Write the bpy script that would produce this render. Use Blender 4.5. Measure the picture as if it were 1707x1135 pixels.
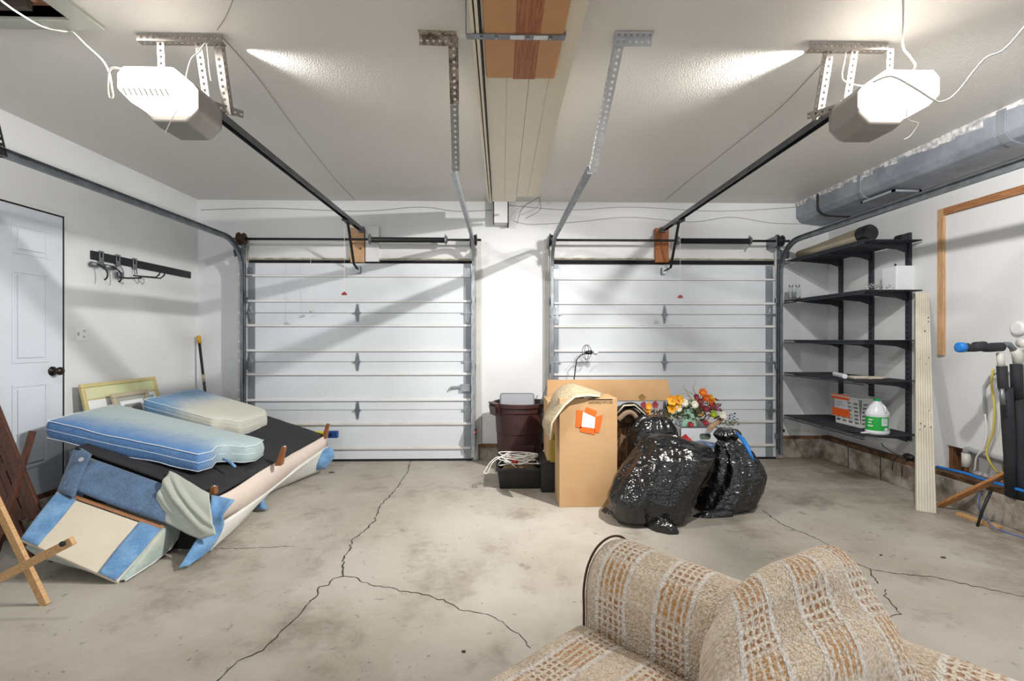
import bpy, bmesh, math, random
from mathutils import Vector, Matrix, noise
for o in list(bpy.data.objects): bpy.data.objects.remove(o)
SC = bpy.context.scene
COL = SC.collection
rnd = random.Random(7)
# ---------------------------------------------------------------- camera
F = 800.0; CX = 853.5; CY = 565.0; H = 1.29; YAW = math.radians(1.3)
CAMP = Vector((0, 0, H))
cd = bpy.data.cameras.new('camera'); cam = bpy.data.objects.new('camera', cd); COL.objects.link(cam)
cam.location = CAMP; cam.rotation_euler = (math.pi/2, 0, -YAW)
cd.sensor_width = 36; cd.lens = F/1707*36; cd.shift_y = -2.5/1707; cd.clip_start = .05
SC.camera = cam
# ---------------------------------------------------------------- view and light
SC.view_settings.view_transform = 'Standard'; SC.view_settings.look = 'None'
SC.view_settings.gamma = 1; SC.view_settings.use_curve_mapping = False
SC.view_settings.exposure = 0.0
W = bpy.data.worlds.new('world'); SC.world = W; W.use_nodes = True
W.node_tree.nodes['Background'].inputs[0].default_value = (.92, .96, 1, 1)
W.node_tree.nodes['Background'].inputs[1].default_value = 1.55
LAMP_W = 165.0; CROSS_W = 600.0
# ---------------------------------------------------------------- pixel -> place
def ray(u, v):
    a = (u-CX)/F; c, s = math.cos(YAW), math.sin(YAW)
    return Vector((a*c+s, -a*s+c, (CY-v)/F))
def PY(u, v, Y):
    r = ray(u, v); return CAMP + r*(Y/r.y)
def PX(u, v, X):
    r = ray(u, v); return CAMP + r*(X/r.x)
def PZ(u, v, Z=0.0):
    r = ray(u, v); return CAMP + r*((Z-H)/r.z)
WALL = 5.17; ZC = 2.77
XL = PY(330, 335, WALL).x; XR = PY(1381, 400, WALL).x
XCURB = XR-.10; YB = -2.6
# ---------------------------------------------------------------- mesh helpers
class MB:
    def __init__(s): s.v = []; s.f = []; s.uv = None
    def add(s, vs, fs):
        n = len(s.v); s.v += [Vector(p) for p in vs]; s.f += [tuple(i+n for i in q) for q in fs]; return s
    def box(s, x0, x1, y0, y1, z0, z1):
        vs = [(x, y, z) for z in (z0, z1) for y in (y0, y1) for x in (x0, x1)]
        return s.add(vs, [(0,2,3,1),(4,5,7,6),(0,1,5,4),(2,6,7,3),(0,4,6,2),(1,3,7,5)])
    def hexa(s, a):   # 8 points: bottom 4 loop, top 4 loop
        return s.add(a, [(3,2,1,0),(4,5,6,7),(0,1,5,4),(1,2,6,5),(2,3,7,6),(3,0,4,7)])
    def slab(s, quad, t):   # quad of 4 pts, extruded by vector t
        t = Vector(t); q = [Vector(p) for p in quad]
        return s.hexa(q + [p+t for p in q])
    def prism(s, poly, t):
        t = Vector(t); p = [Vector(q) for q in poly]; n = len(p)
        return s.add(p+[q+t for q in p], [tuple(range(n))[::-1], tuple(range(n, 2*n))] + [(i, (i+1) % n, n+(i+1) % n, n+i) for i in range(n)])
    def bar(s, p0, p1, w, h, side=None):   # w along side, h along the other
        p0 = Vector(p0); p1 = Vector(p1); t = (p1-p0).normalized()
        sd = Vector(side) if side is not None else (Vector((0,0,1)).cross(t) if abs(t.z) < .95 else Vector((1,0,0)))
        sd = (sd - t*sd.dot(t)).normalized(); up = t.cross(sd)
        a = sd*w/2; b = up*h/2
        return s.hexa([p0-a-b, p0+a-b, p0+a+b, p0-a+b, p1-a-b, p1+a-b, p1+a+b, p1-a+b])
    def tube(s, pts, r, n=8, caps=True):
        pts = [Vector(p) for p in pts]; m = len(pts); rs = r if isinstance(r, (list, tuple)) else [r]*m
        t0 = (pts[1]-pts[0]).normalized(); a = Vector((0,0,1)) if abs(t0.z) < .9 else Vector((1,0,0))
        a = (a-t0*a.dot(t0)).normalized(); vs = []; 
        for i, p in enumerate(pts):
            t = (pts[min(i+1, m-1)]-pts[max(i-1, 0)]).normalized()
            a = (a-t*a.dot(t)); a = a.normalized() if a.length > 1e-6 else t.orthogonal().normalized()
            b = t.cross(a)
            for k in range(n):
                q = 2*math.pi*k/n; vs.append(p+(a*math.cos(q)+b*math.sin(q))*rs[i])
        fs = [(i*n+k, i*n+(k+1) % n, (i+1)*n+(k+1) % n, (i+1)*n+k) for i in range(m-1) for k in range(n)]
        if caps: fs += [tuple(range(n))[::-1], tuple(range((m-1)*n, m*n))]
        return s.add(vs, fs)
    def sweep(s, pts, prof, side):   # profile (a along side, b along side x t)
        pts = [Vector(p) for p in pts]; m = len(pts); n = len(prof); sd = Vector(side); vs = []
        for i, p in enumerate(pts):
            t = (pts[min(i+1, m-1)]-pts[max(i-1, 0)]).normalized(); a = (sd-t*sd.dot(t)).normalized(); b = a.cross(t)
            vs += [p+a*x+b*y for x, y in prof]
        fs = [(i*n+k, i*n+(k+1) % n, (i+1)*n+(k+1) % n, (i+1)*n+k) for i in range(m-1) for k in range(n)]
        return s.add(vs, fs+[tuple(range(n))[::-1], tuple(range((m-1)*n, m*n))])
    def lathe(s, prof, c=(0,0,0), n=32, axis=(0,0,1), sq=(1,1)):
        c = Vector(c); ax = Vector(axis).normalized(); a = ax.orthogonal().normalized() if abs(ax.z) < .999 else Vector((1,0,0)); b = ax.cross(a)
        m = len(prof); vs = []
        for r, z in prof:
            for k in range(n):
                q = 2*math.pi*k/n; vs.append(c+ax*z+a*(r*math.cos(q)*sq[0])+b*(r*math.sin(q)*sq[1]))
        fs = [(i*n+k, i*n+(k+1) % n, (i+1)*n+(k+1) % n, (i+1)*n+k) for i in range(m-1) for k in range(n)]
        return s.add(vs, fs+[tuple(range(n))[::-1], tuple(range((m-1)*n, m*n))])
    def ball(s, c, r, n=8, sz=(1,1,1)):
        c = Vector(c); vs = []; m = n
        for i in range(1, m):
            ph = math.pi*i/m
            for k in range(n):
                q = 2*math.pi*k/n; vs.append(c+Vector((r*math.sin(ph)*math.cos(q)*sz[0], r*math.sin(ph)*math.sin(q)*sz[1], r*math.cos(ph)*sz[2])))
        fs = [(i*n+k, i*n+(k+1) % n, (i+1)*n+(k+1) % n, (i+1)*n+k)[::-1] for i in range(m-2) for k in range(n)]
        t = len(vs); vs += [c+Vector((0,0,r*sz[2])), c-Vector((0,0,r*sz[2]))]
        fs += [(t, k, (k+1) % n) for k in range(n)] + [(t+1, (m-2)*n+(k+1) % n, (m-2)*n+k) for k in range(n)]
        return s.add(vs, fs)
    def perf(s, p0, p1, wdir, w=.034, t=.003, pitch=.03, hole=.013):   # perforated strip with real holes
        p0 = Vector(p0); p1 = Vector(p1); L = (p1-p0).length; d = (p1-p0)/L
        wd = Vector(wdir); wd = (wd-d*wd.dot(d)).normalized(); nr = d.cross(wd)
        def pc(a0, a1, b0, b1):
            q = [p0+d*a0+wd*b0, p0+d*a1+wd*b0, p0+d*a1+wd*b1, p0+d*a0+wd*b1]
            s.slab(q, nr*t)
        g = (w-hole)/2
        pc(0, L, 0, g); pc(0, L, w-g, w)
        x = 0
        while x < L:
            pc(x, min(x+pitch-hole, L), g, w-g); x += pitch
        return s
    def angle(s, p0, p1, d1, d2, w=.034, **k):
        s.perf(p0, p1, d1, w, **k); s.perf(p0, p1, d2, w, **k); return s
    def grid(s, fn, nu, nv, cu=False, cv=False, uv=None):
        vs = [fn(i/(nu if cu else nu-1), j/(nv if cv else nv-1)) for i in range(nu) for j in range(nv)]
        fs = []
        for i in range(nu if cu else nu-1):
            for j in range(nv if cv else nv-1):
                a, b = i, (i+1) % nu; c, d = j, (j+1) % nv
                fs.append((a*nv+c, b*nv+c, b*nv+d, a*nv+d))
        return s.add(vs, fs)
    def patch(s, ctrl, nu=16, nv=16):   # Catmull-Rom sheet through rows of points
        R = [[Vector(p) for p in r] for r in ctrl]
        def cr(P, t):
            n = len(P)-1
            if n == 0: return P[0]
            x = min(t*n, n-1e-6); i = int(x); x -= i
            p1, p2 = P[i], P[i+1]; p0 = P[i-1] if i > 0 else p1*2-p2; p3 = P[i+2] if i+2 <= n else p2*2-p1
            return .5*((2*p1)+(p2-p0)*x+(2*p0-5*p1+4*p2-p3)*x*x+(3*p1-p0-3*p2+p3)*x**3)
        return s.grid(lambda a, b: cr([cr(r, b) for r in R], a), nu, nv)
    def build(s, name, mat, parent=None, smooth=False, bevel=0, base=None, solid=0, remesh=0, sm=0, sub=0, uvs=None):
        org = Vector(parent.location) if parent is not None else None
        if parent is not None and parent.parent is not None: org = org+Vector(parent.parent.location)
        if org is None:
            if base is not None: org = Vector(base)
            else:
                lo = [min(p[i] for p in s.v) for i in range(3)]; hi = [max(p[i] for p in s.v) for i in range(3)]
                org = Vector(((lo[0]+hi[0])/2, (lo[1]+hi[1])/2, lo[2]))
        me = bpy.data.meshes.new(name); me.from_pydata([p-org for p in s.v], [], s.f)
        bm = bmesh.new(); bm.from_mesh(me); bmesh.ops.recalc_face_normals(bm, faces=bm.faces); bm.to_mesh(me); bm.free()
        if uvs is not None:
            ul = me.uv_layers.new(name='UVMap')
            for lp in me.loops: ul.data[lp.index].uv = uvs[lp.vertex_index]
        me.materials.append(mat); me.update()
        if smooth:
            for p in me.polygons: p.use_smooth = True
        o = bpy.data.objects.new(name, me); COL.objects.link(o)
        if parent is not None: o.parent = parent
        else: o.location = org
        if solid: m = o.modifiers.new('solid', 'SOLIDIFY'); m.thickness = solid; m.offset = 0
        if remesh:
            m = o.modifiers.new('remesh', 'REMESH'); m.mode = 'VOXEL'; m.voxel_size = remesh; m.use_smooth_shade = True
        if sm: m = o.modifiers.new('soft', 'SMOOTH'); m.factor = .8; m.iterations = sm
        if bevel: m = o.modifiers.new('bevel', 'BEVEL'); m.width = bevel; m.segments = 2; m.limit_method = 'ANGLE'
        if sub: m = o.modifiers.new('sub', 'SUBSURF'); m.levels = sub; m.render_levels = sub
        return o
def thing(name, label, cat, loc, group=None):
    o = bpy.data.objects.new(name, None); COL.objects.link(o); o.location = Vector(loc); o.empty_display_size = .05
    o['label'] = label; o['category'] = cat
    if group: o['group'] = group
    return o
def tag(o, label, cat, group=None, kind=None):
    o['label'] = label; o['category'] = cat
    if group: o['group'] = group
    if kind: o['kind'] = kind
    return o
def struct(o): o['kind'] = 'structure'; return o
def text_mb(txt, size, origin, xd, yd, depth=.0015):
    cu = bpy.data.curves.new('t', 'FONT'); cu.body = txt; cu.size = size; cu.extrude = 0; cu.resolution_u = 2
    to = bpy.data.objects.new('t', cu); COL.objects.link(to); bpy.context.view_layer.update()
    me = bpy.data.meshes.new_from_object(to.evaluated_get(bpy.context.evaluated_depsgraph_get()))
    xd = Vector(xd).normalized(); yd = Vector(yd).normalized(); o = Vector(origin); m = MB()
    m.add([o+xd*v.co.x+yd*v.co.y for v in me.vertices], [tuple(p.vertices) for p in me.polygons])
    bpy.data.objects.remove(to); bpy.data.curves.remove(cu); bpy.data.meshes.remove(me)
    return m
# ---------------------------------------------------------------- materials
def lin(h):
    if isinstance(h, str):
        c = [int(h[i:i+2], 16)/255 for i in (0, 2, 4)]
        return tuple(x/12.92 if x <= .04045 else ((x+.055)/1.055)**2.4 for x in c)+(1,)
    return tuple(h)+(1,)
class NT:
    def __init__(s, name):
        s.m = bpy.data.materials.new(name); s.m.use_nodes = True; s.t = s.m.node_tree; s.b = s.t.nodes['Principled BSDF']
    def n(s, typ, **k):
        nd = s.t.nodes.new(typ)
        for a, b in k.items(): setattr(nd, a, b)
        return nd
    def l(s, a, b): s.t.links.new(a, b)
    def put(s, sock, v):
        if hasattr(v, 'is_output') or isinstance(v, bpy.types.NodeSocket): s.l(v, sock)
        else: sock.default_value = v
    def math(s, op, a, b=0, c=0):
        nd = s.n('ShaderNodeMath', operation=op); s.put(nd.inputs[0], a); s.put(nd.inputs[1], b); s.put(nd.inputs[2], c); return nd.outputs[0]
    def mix(s, f, a, b, mode='MIX'):
        nd = s.n('ShaderNodeMix', data_type='RGBA', blend_type=mode); s.put(nd.inputs[0], f); s.put(nd.inputs[6], a); s.put(nd.inputs[7], b); return nd.outputs[2]
    def co(s, k='Object', scale=(1,1,1)):
        c = s.n('ShaderNodeTexCoord'); mp = s.n('ShaderNodeMapping'); mp.inputs['Scale'].default_value = scale
        s.l(c.outputs[k], mp.inputs[0]); return mp.outputs[0]
    def noise(s, vec, scale, detail=4, rough=.5):
        nd = s.n('ShaderNodeTexNoise'); nd.inputs['Scale'].default_value = scale; nd.inputs['Detail'].default_value = detail; nd.inputs['Roughness'].default_value = rough
        s.l(vec, nd.inputs['Vector']); return nd.outputs[0]
    def ramp(s, f, a, b):   # smooth threshold
        nd = s.n('ShaderNodeMapRange', interpolation_type='SMOOTHSTEP'); s.put(nd.inputs[0], f); nd.inputs[1].default_value = a; nd.inputs[2].default_value = b; return nd.outputs[0]
    def vor(s, vec, scale, feat='F1'):
        nd = s.n('ShaderNodeTexVoronoi', feature=feat); nd.inputs['Scale'].default_value = scale; s.l(vec, nd.inputs['Vector']); return nd.outputs[0]
    def bump(s, h, st=.3, d=.01):
        nd = s.n('ShaderNodeBump'); nd.inputs['Strength'].default_value = st; nd.inputs['Distance'].default_value = d; s.l(h, nd.inputs['Height']); s.l(nd.outputs[0], s.b.inputs['Normal'])
    def sep(s, v): nd = s.n('ShaderNodeSeparateXYZ'); s.l(v, nd.inputs[0]); return nd.outputs
def M(name, col, rough=.6, metal=0, var=0, vs=6, bump=0, bs=60, bd=.004, col2=None, stretch=(1,1,1), emit=0, alpha=1, trans=0, spec=.5, coat=0, sheen=0):
    t = NT(name); b = t.b; c = lin(col); b.inputs['Base Color'].default_value = c
    b.inputs['Roughness'].default_value = rough; b.inputs['Metallic'].default_value = metal; b.inputs['Specular IOR Level'].default_value = spec
    vec = None
    if var or bump or col2: vec = t.co('Object', stretch)
    if var or col2:
        c2 = lin(col2) if col2 else tuple(x*(1-var) for x in c[:3])+(1,)
        f = t.ramp(t.noise(vec, vs, 5, .6), .35, .65); t.put(b.inputs['Base Color'], t.mix(f, c, c2))
    if bump: t.bump(t.noise(vec, bs, 4), bump, bd)
    if emit: b.inputs['Emission Color'].default_value = c; b.inputs['Emission Strength'].default_value = emit
    if trans: b.inputs['Transmission Weight'].default_value = trans
    b.inputs['Alpha'].default_value = alpha; b.inputs['Coat Weight'].default_value = coat; b.inputs['Sheen Weight'].default_value = sheen
    return t.m
def wall_mat():
    t = NT('painted_wall'); v = t.co(); c = t.mix(t.ramp(t.noise(v, 1.2), .4, .7), lin('D8DADC'), lin('CFD1D3'))
    sp = t.ramp(t.vor(v, 5.5), .035, .02); sp = t.math('MULTIPLY', sp, t.ramp(t.noise(v, 3), .5, .6))
    sc = t.ramp(t.noise(t.co('Object', (2, 2, 14)), 3.2, 6, .7), .70, .76)
    c = t.mix(t.math('MULTIPLY', sp, .75), c, lin('4A4238')); c = t.mix(t.math('MULTIPLY', sc, .35), c, lin('9A958C'))
    t.put(t.b.inputs['Base Color'], c); t.b.inputs['Roughness'].default_value = .6; t.bump(t.noise(v, 90), .08, .004); return t.m
def ceil_mat():
    t = NT('textured_ceiling'); v = t.co(); t.put(t.b.inputs['Base Color'], t.mix(t.noise(v, 2), lin('DEDBD6'), lin('D6D3CD')))
    t.b.inputs['Roughness'].default_value = .38; t.b.inputs['Specular IOR Level'].default_value = .6
    t.bump(t.math('ADD', t.noise(v, 120, 3, .6), t.math('MULTIPLY', t.vor(v, 150), -.7)), .42, .004); return t.m
def floor_mat():
    t = NT('stained_concrete'); v = t.co()
    c = t.mix(t.ramp(t.noise(v, 1.1, 6, .65), .35, .65), lin('B3AEA5'), lin('A29B8F'))
    c = t.mix(t.math('MULTIPLY', t.ramp(t.noise(v, 2.3, 8, .7), .50, .70), .7), c, lin('7C7367'))
    c = t.mix(t.math('MULTIPLY', t.ramp(t.noise(t.co('Object', (1, .6, 1)), 1.7, 6, .7), .58, .70), .28), c, lin('CDC9C1'))
    sp = t.math('MULTIPLY', t.ramp(t.noise(v, 7.5, 5, .7), .63, .69), .55); c = t.mix(sp, c, lin('6A6156'))
    sp = t.math('MULTIPLY', t.ramp(t.noise(v, 34, 4, .6), .66, .72), .6); c = t.mix(sp, c, lin('574F46'))
    x = t.sep(v)   # dirt line by the right wall and under the doors
    e = t.math('ADD', t.ramp(x[0], 1.9, 3.5), t.math('MULTIPLY', t.ramp(x[1], 4.2, 5.2), .4)); e = t.math('MULTIPLY', e, t.ramp(t.noise(v, 2.6, 7, .7), .38, .62))
    c = t.mix(t.math('MULTIPLY', e, .85), c, lin('71614F'))
    c = t.mix(t.math('MULTIPLY', t.noise(v, 160, 3), .16), c, lin('5A544B'))
    t.put(t.b.inputs['Base Color'], c); t.put(t.b.inputs['Roughness'], t.math('MULTIPLY_ADD', t.noise(v, 3), .3, .45))
    t.bump(t.math('ADD', t.noise(v, 40, 6, .7), t.math('MULTIPLY', t.noise(v, 5), 2)), .15, .006); return t.m
def wood_mat(name, a, b, axis=0, sc=1.0, knots=True):
    t = NT(name); s = [22*sc]*3; s[axis] = 1.1*sc; v = t.co('Object', s)
    n = t.noise(v, 1.6, 5, .6); w = t.math('FRACT', t.math('MULTIPLY', n, 7)); c = t.mix(t.ramp(w, .1, .9), lin(a), lin(b))
    if knots:
        k = t.ramp(t.vor(t.co('Object', (3.5, 3.5, 3.5)), 2.2), .11, .05); c = t.mix(k, c, lin('5A2F12'))
    t.put(t.b.inputs['Base Color'], c); t.b.inputs['Roughness'].default_value = .55; t.bump(n, .15, .003); return t.m
def denim_mat(name, a, b, axis=None, lo=0, hi=1, rough=.9):
    t = NT(name); v = t.co(); n = t.noise(v, 9, 5, .65); fine = t.noise(t.co('Object', (1, 1, 1)), 220, 2)
    if axis is None: f = t.ramp(n, .35, .7)
    else:
        x = t.sep(v)[axis]; f = t.ramp(t.math('ADD', x, t.math('MULTIPLY', t.math('SUBTRACT', n, .5), .25)), lo, hi)
    c = t.mix(f, lin(a), lin(b)); c = t.mix(t.math('MULTIPLY', fine, .35), c, lin('2A4E78'), 'MULTIPLY') if False else t.mix(t.math('MULTIPLY', t.ramp(fine, .4, .6), .10), c, lin('DDE6EE'))
    t.put(t.b.inputs['Base Color'], c); t.b.inputs['Roughness'].default_value = rough; t.b.inputs['Sheen Weight'].default_value = .2
    t.bump(t.math('ADD', t.noise(v, 14, 4), t.math('MULTIPLY', fine, .15)), .5, .012); return t.m
def bag_mat():
    t = NT('black_plastic_film'); v = t.co('Object', (1, 1, .6)); w = t.co('Object', (1, 1, 2.2))
    t.b.inputs['Base Color'].default_value = lin('0A0B0E'); t.put(t.b.inputs['Roughness'], t.math('MULTIPLY_ADD', t.noise(v, 6), .14, .14)); t.b.inputs['Specular IOR Level'].default_value = .8
    def ridge(vec, sc, d): n = t.math('ABSOLUTE', t.math('SUBTRACT', t.noise(vec, sc, d, .5), .5)); return t.math('SUBTRACT', .5, n)
    h = t.math('ADD', t.math('MULTIPLY', ridge(v, 5, 2), 1.6), t.math('MULTIPLY', ridge(w, 13, 2), .7)); h = t.math('ADD', h, t.math('MULTIPLY', t.math('MULTIPLY', t.vor(t.co(), 42), t.ramp(t.noise(v, 4), .45, .6)), .22))
    t.bump(h, .75, .03); return t.m
def plaid_mat():
    t = NT('plaid_boucle'); c = t.n('ShaderNodeUVMap'); c.uv_map = 'UVMap'; wob = t.n('ShaderNodeTexNoise'); wob.inputs['Scale'].default_value = 60; t.l(c.outputs[0], wob.inputs['Vector'])
    x = t.sep(c.outputs[0]); wv = t.math('MULTIPLY', t.math('SUBTRACT', wob.outputs[0], .5), .010)
    def ax(s, per):
        s = t.math('ADD', s, wv); f = t.math('FRACT', t.math('DIVIDE', s, per))
        blk = t.math('GREATER_THAN', f, .5)                       # striped half
        e = t.math('ABSOLUTE', t.math('SUBTRACT', t.math('FRACT', t.math('ADD', t.math('MULTIPLY', f, 2), .5)), .5))
        edge = t.ramp(e, .10, .05)                                 # pale seams
        ln = t.ramp(t.math('ABSOLUTE', t.math('SUBTRACT', t.math('FRACT', t.math('MULTIPLY', f, 10)), .5)), .26, .36)
        return blk, edge, ln
    bu, eu, lu = ax(x[0], .20); bv, ev, lv = ax(x[1], .22)
    base = lin('E6CFB2'); tan = lin('C8904E'); pale = lin('EADCC6'); brown = lin('A46A2C')
    su = t.mix(lu, tan, pale); sb = t.mix(t.math('MAXIMUM', lu, lv), brown, pale)
    cc = t.mix(bu, base, t.mix(bv, su, sb)); cc = t.mix(t.math('MULTIPLY', t.math('MULTIPLY', bv, t.math('SUBTRACT', 1, bu)), .35), cc, lin('A08866'))
    cc = t.mix(t.math('MULTIPLY', eu, .85), cc, lin('F4EEE4')); cc = t.mix(t.math('MULTIPLY', ev, .5), cc, lin('E0D2BE'))
    vv = t.n('ShaderNodeTexVoronoi'); vv.inputs['Scale'].default_value = 150; t.l(c.outputs[0], vv.inputs['Vector'])
    n2 = t.n('ShaderNodeTexNoise'); n2.inputs['Scale'].default_value = 90; n2.inputs['Detail'].default_value = 5; t.l(c.outputs[0], n2.inputs['Vector'])
    cc = t.mix(t.ramp(n2.outputs[0], .40, .66), cc, t.mix(.5, cc, lin('FFF6EA'))); cc = t.mix(t.math('MULTIPLY', t.ramp(vv.outputs[0], .4, .95), .32), cc, lin('7A5230'))
    t.put(t.b.inputs['Base Color'], cc); t.b.inputs['Roughness'].default_value = .95; t.b.inputs['Sheen Weight'].default_value = .3
    hh = t.math('ADD', t.math('SUBTRACT', 1, vv.outputs[0]), t.math('MULTIPLY', n2.outputs[0], .8)); hh = t.math('ADD', hh, t.math('MULTIPLY', eu, .5))
    t.bump(hh, 1.0, .006); return t.m
def card_mat():
    t = NT('corrugated_cardboard'); v = t.co(); c = t.mix(t.ramp(t.noise(v, 3), .4, .7), lin('BE9A70'), lin('B18C62'))
    f = t.noise(t.co('Object', (260, 8, 4)), 1, 2); c = t.mix(t.math('MULTIPLY', f, .12), c, lin('8A6743'))
    t.put(t.b.inputs['Base Color'], c); t.b.inputs['Roughness'].default_value = .8; return t.m
def cover_mat():   # frosted lamp cover: glows itself, partly transparent, no bulb inside
    t = NT('frosted_cover'); nt = t.t; nt.nodes.remove(t.b)
    em = t.n('ShaderNodeEmission'); em.inputs[0].default_value = (1, .9, .8, 1); em.inputs[1].default_value = 9.0
    tr = t.n('ShaderNodeBsdfTransparent'); mx = t.n('ShaderNodeMixShader'); mx.inputs[0].default_value = .35
    v = t.co(); out = nt.nodes['Material Output']; t.l(tr.outputs[0], mx.inputs[1]); t.l(em.outputs[0], mx.inputs[2]); t.l(mx.outputs[0], out.inputs[0]); return t.m
m_wall = wall_mat(); m_ceil = ceil_mat(); m_floor = floor_mat(); m_bag = bag_mat(); m_plaid = plaid_mat(); m_card = card_mat(); m_cover = cover_mat()
m_white = M('white_paint', 'D8D9DA', .45, var=.05, vs=3); m_trim = M('old_white_trim', 'CFCDC8', .6, var=.12, vs=5)
m_door = M('white_door_paint', 'CDD3DC', .4, var=.03); m_gdoor = M('garage_door_paint', 'CFD4DA', .45, var=.05, vs=2, bump=.05, bs=200)
m_galv = M('galvanised_steel', 'A9AEB3', .38, .85, var=.25, vs=18); m_galvd = M('dull_steel', '8C9298', .45, .8, var=.3, vs=10)
m_stile = M('grey_steel_stile', '8E949B', .5, .4, var=.15); m_dark = M('dark_steel', '3A3A3C', .45, .7, var=.3, vs=20)
m_black = M('black_plastic', '141518', .45, bump=.1, bs=80); m_blk = M('black_enamel', '1B1C1E', .35)
m_rust = M('rusty_brown_steel', '4A332B', .6, .4, var=.4, vs=15); m_rail = M('oily_rail_steel', '6E7174', .3, .9, var=.3, vs=8)
m_conc = M('curb_concrete', 'A7A096', .85, col2='6A5F52', vs=7, bump=.6, bs=30, bd=.01); m_sill = M('old_sill_wood', '4A3524', .9, col2='7A5C3E', vs=14, bump=.5, bs=30)
m_fir = wood_mat('fir_vertical', 'C6A27C', 'AE875E', 2); m_firx = wood_mat('fir_lengthwise', 'C08A52', 'A2683A', 1, knots=True); m_firy = wood_mat('stripe_wood', 'A8683A', '8A4C22', 1)
m_pine = wood_mat('pine', 'CBA577', 'B88E5E', 1, knots=False); m_brownw = wood_mat('brown_stained_wood', '5A3422', '3E2216', 2, knots=False)
m_cream = M('cream_siding', 'D9D0BB', .4, var=.05, vs=1.5); m_cream2 = M('worn_cream_boards', 'CFCABB', .5, col2='C3BDAC', vs=6)
m_duct = M('grey_duct_mastic', '8B919A', .5, .15, col2='747B85', vs=4, bump=.25, bs=12, bd=.01); m_mastic = M('white_sealant', 'CBCBCB', .8, col2='8A8C8E', vs=26, bump=.5, bs=40)
m_shelf = M('graphite_wire', '32363D', .5, .2); m_grey = M('grey_plastic', '8C8984', .5, bump=.05); m_lgrey = M('light_grey_plastic', 'A7A9B0', .45)
m_cord = M('white_cord', 'DCD9D2', .55); m_gcord = M('grey_cord', '8B8680', .6); m_red = M('red_plastic', 'A8281E', .45); m_maroon = M('maroon_plastic', '3F2425', .42, var=.25, vs=5, bump=.08, bs=60)
m_orange = M('orange_tape', 'F2641A', .55); m_paper = M('white_paper', 'D2D6DE', .8); m_ink = M('black_ink', '2A221C', .8); m_green = M('green_label', '12A03A', .45); m_greencap = M('green_cap', '0F8F4C', .4)
m_blue = M('blue_plastic', '1B74C8', .45); m_dblue = M('dark_blue_end', '1D3F7E', .45); m_yellow = M('yellow_paint', 'D9CB18', .45); m_brass = M('mustard_cap', 'C79420', .5)
m_foam = M('pipe_foam', '24272D', .75, var=.2, bump=.3, bs=40); m_pvc = M('white_pvc', 'D0CFC9', .4, var=.1); m_jug = M('translucent_white_jug', 'DADEE2', .3, var=.03, alpha=1)
m_glass = M('clear_glass', 'F4F8F8', .05, trans=1.0, spec=.5); m_glass.node_tree.nodes['Principled BSDF'].inputs['IOR'].default_value = 1.12; m_hole = M('dark_gap', '14110F', .9); m_wheat = M('woven_straw', 'B9AA90', .85, col2='9A8A6C', vs=60, bump=.8, bs=140, bd=.006)
m_gold = M('gilt_frame', 'CDBE86', .4, .25, var=.1, vs=3); m_champ = M('champagne_frame', 'B5AB90', .4, .2); m_mat = M('white_picture_mat', 'DDDFE2', .8); m_teal = M('teal_print', '2F6C86', .4, col2='7FB6C4', vs=14)
m_sheet = M('greyish_glazing', 'A3A59C', .2); m_pinkb = M('bare_board', 'D2C4BA', .8, var=.06, vs=5, bump=.1, bs=50); m_canvas = M('cream_canvas', 'CEC5B3', .9, var=.05, vs=6, bump=.25, bs=300)
m_offw = M('off_white_ticking', 'D3D3CE', .9, var=.06, bump=.3, bs=20); m_dust = M('black_dust_cover', '26262A', .8, var=.3, vs=7, bump=.6, bs=9, bd=.02)
m_den = denim_mat('mid_denim', '4478A8', '6C98C0'); m_dend = denim_mat('dark_denim', '34506E', '43658A'); m_denw = denim_mat('washed_denim', '8FA7B0', 'A9AFA2')
m_denf = denim_mat('faded_denim', '6F97B8', 'A2A89C', 0, -.06, .06); m_stitch = M('white_stitching', 'DDE4EA', .8); m_leg = M('varnished_leg', '8C5A36', .25, var=.3, vs=8)
# ================================================================ ROOM
def wbox(name, mat, *a, **k): return struct(MB().box(*a).build(name, mat, **k))
floor = wbox('floor', m_floor, XL-.2, XR+.2, YB, WALL+.2, -.1, 0)
def ribbon(pts, w, name, seed):   # a crack: a thin ragged ribbon lying in the slab's surface
    r = random.Random(seed); P = [PZ(u, v, .0012) for u, v in pts]; Q = []
    for a, b in zip(P, P[1:]):
        n = max(2, int((b-a).length/.022)); d = (b-a).normalized(); s = Vector((-d.y, d.x, 0))
        for i in range(n): Q.append(a+(b-a)*(i/n)+s*r.uniform(-.009, .009))
    Q.append(P[-1]); m = MB(); vs = []
    for i, p in enumerate(Q):
        d = (Q[min(i+1, len(Q)-1)]-Q[max(i-1, 0)]).normalized(); s = Vector((-d.y, d.x, 0)); ww = w*r.uniform(.25, 1)
        vs += [p-s*ww/2, p+s*ww/2, p+s*ww/2+Vector((0,0,.0006)), p-s*ww/2+Vector((0,0,.0006))]
    fs = []
    for i in range(len(Q)-1):
        a = i*4; fs += [(a+3, a+2, a+6, a+7), (a, a+4, a+5, a+1), (a, a+3, a+7, a+4), (a+1, a+5, a+6, a+2)]
    m.add(vs, fs); m.build(name, m_crack, floor)
m_crack = M('crack_dark', '3E372F', .95)  # flat dark tone of the cracks in the slab
ribbon([(684,768),(680,786),(665,808),(648,828),(632,845),(626,866),(603,888),(588,898),(583,914),(574,926),(572,940),(572,958)], .011, 'crack', 1)
ribbon([(572,958),(558,964),(548,974),(531,978),(529,992),(500,1020),(490,1033),(462,1062),(437,1083),(420,1092),(399,1102),(383,1116),(362,1135)], .008, 'crack', 2)
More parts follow.
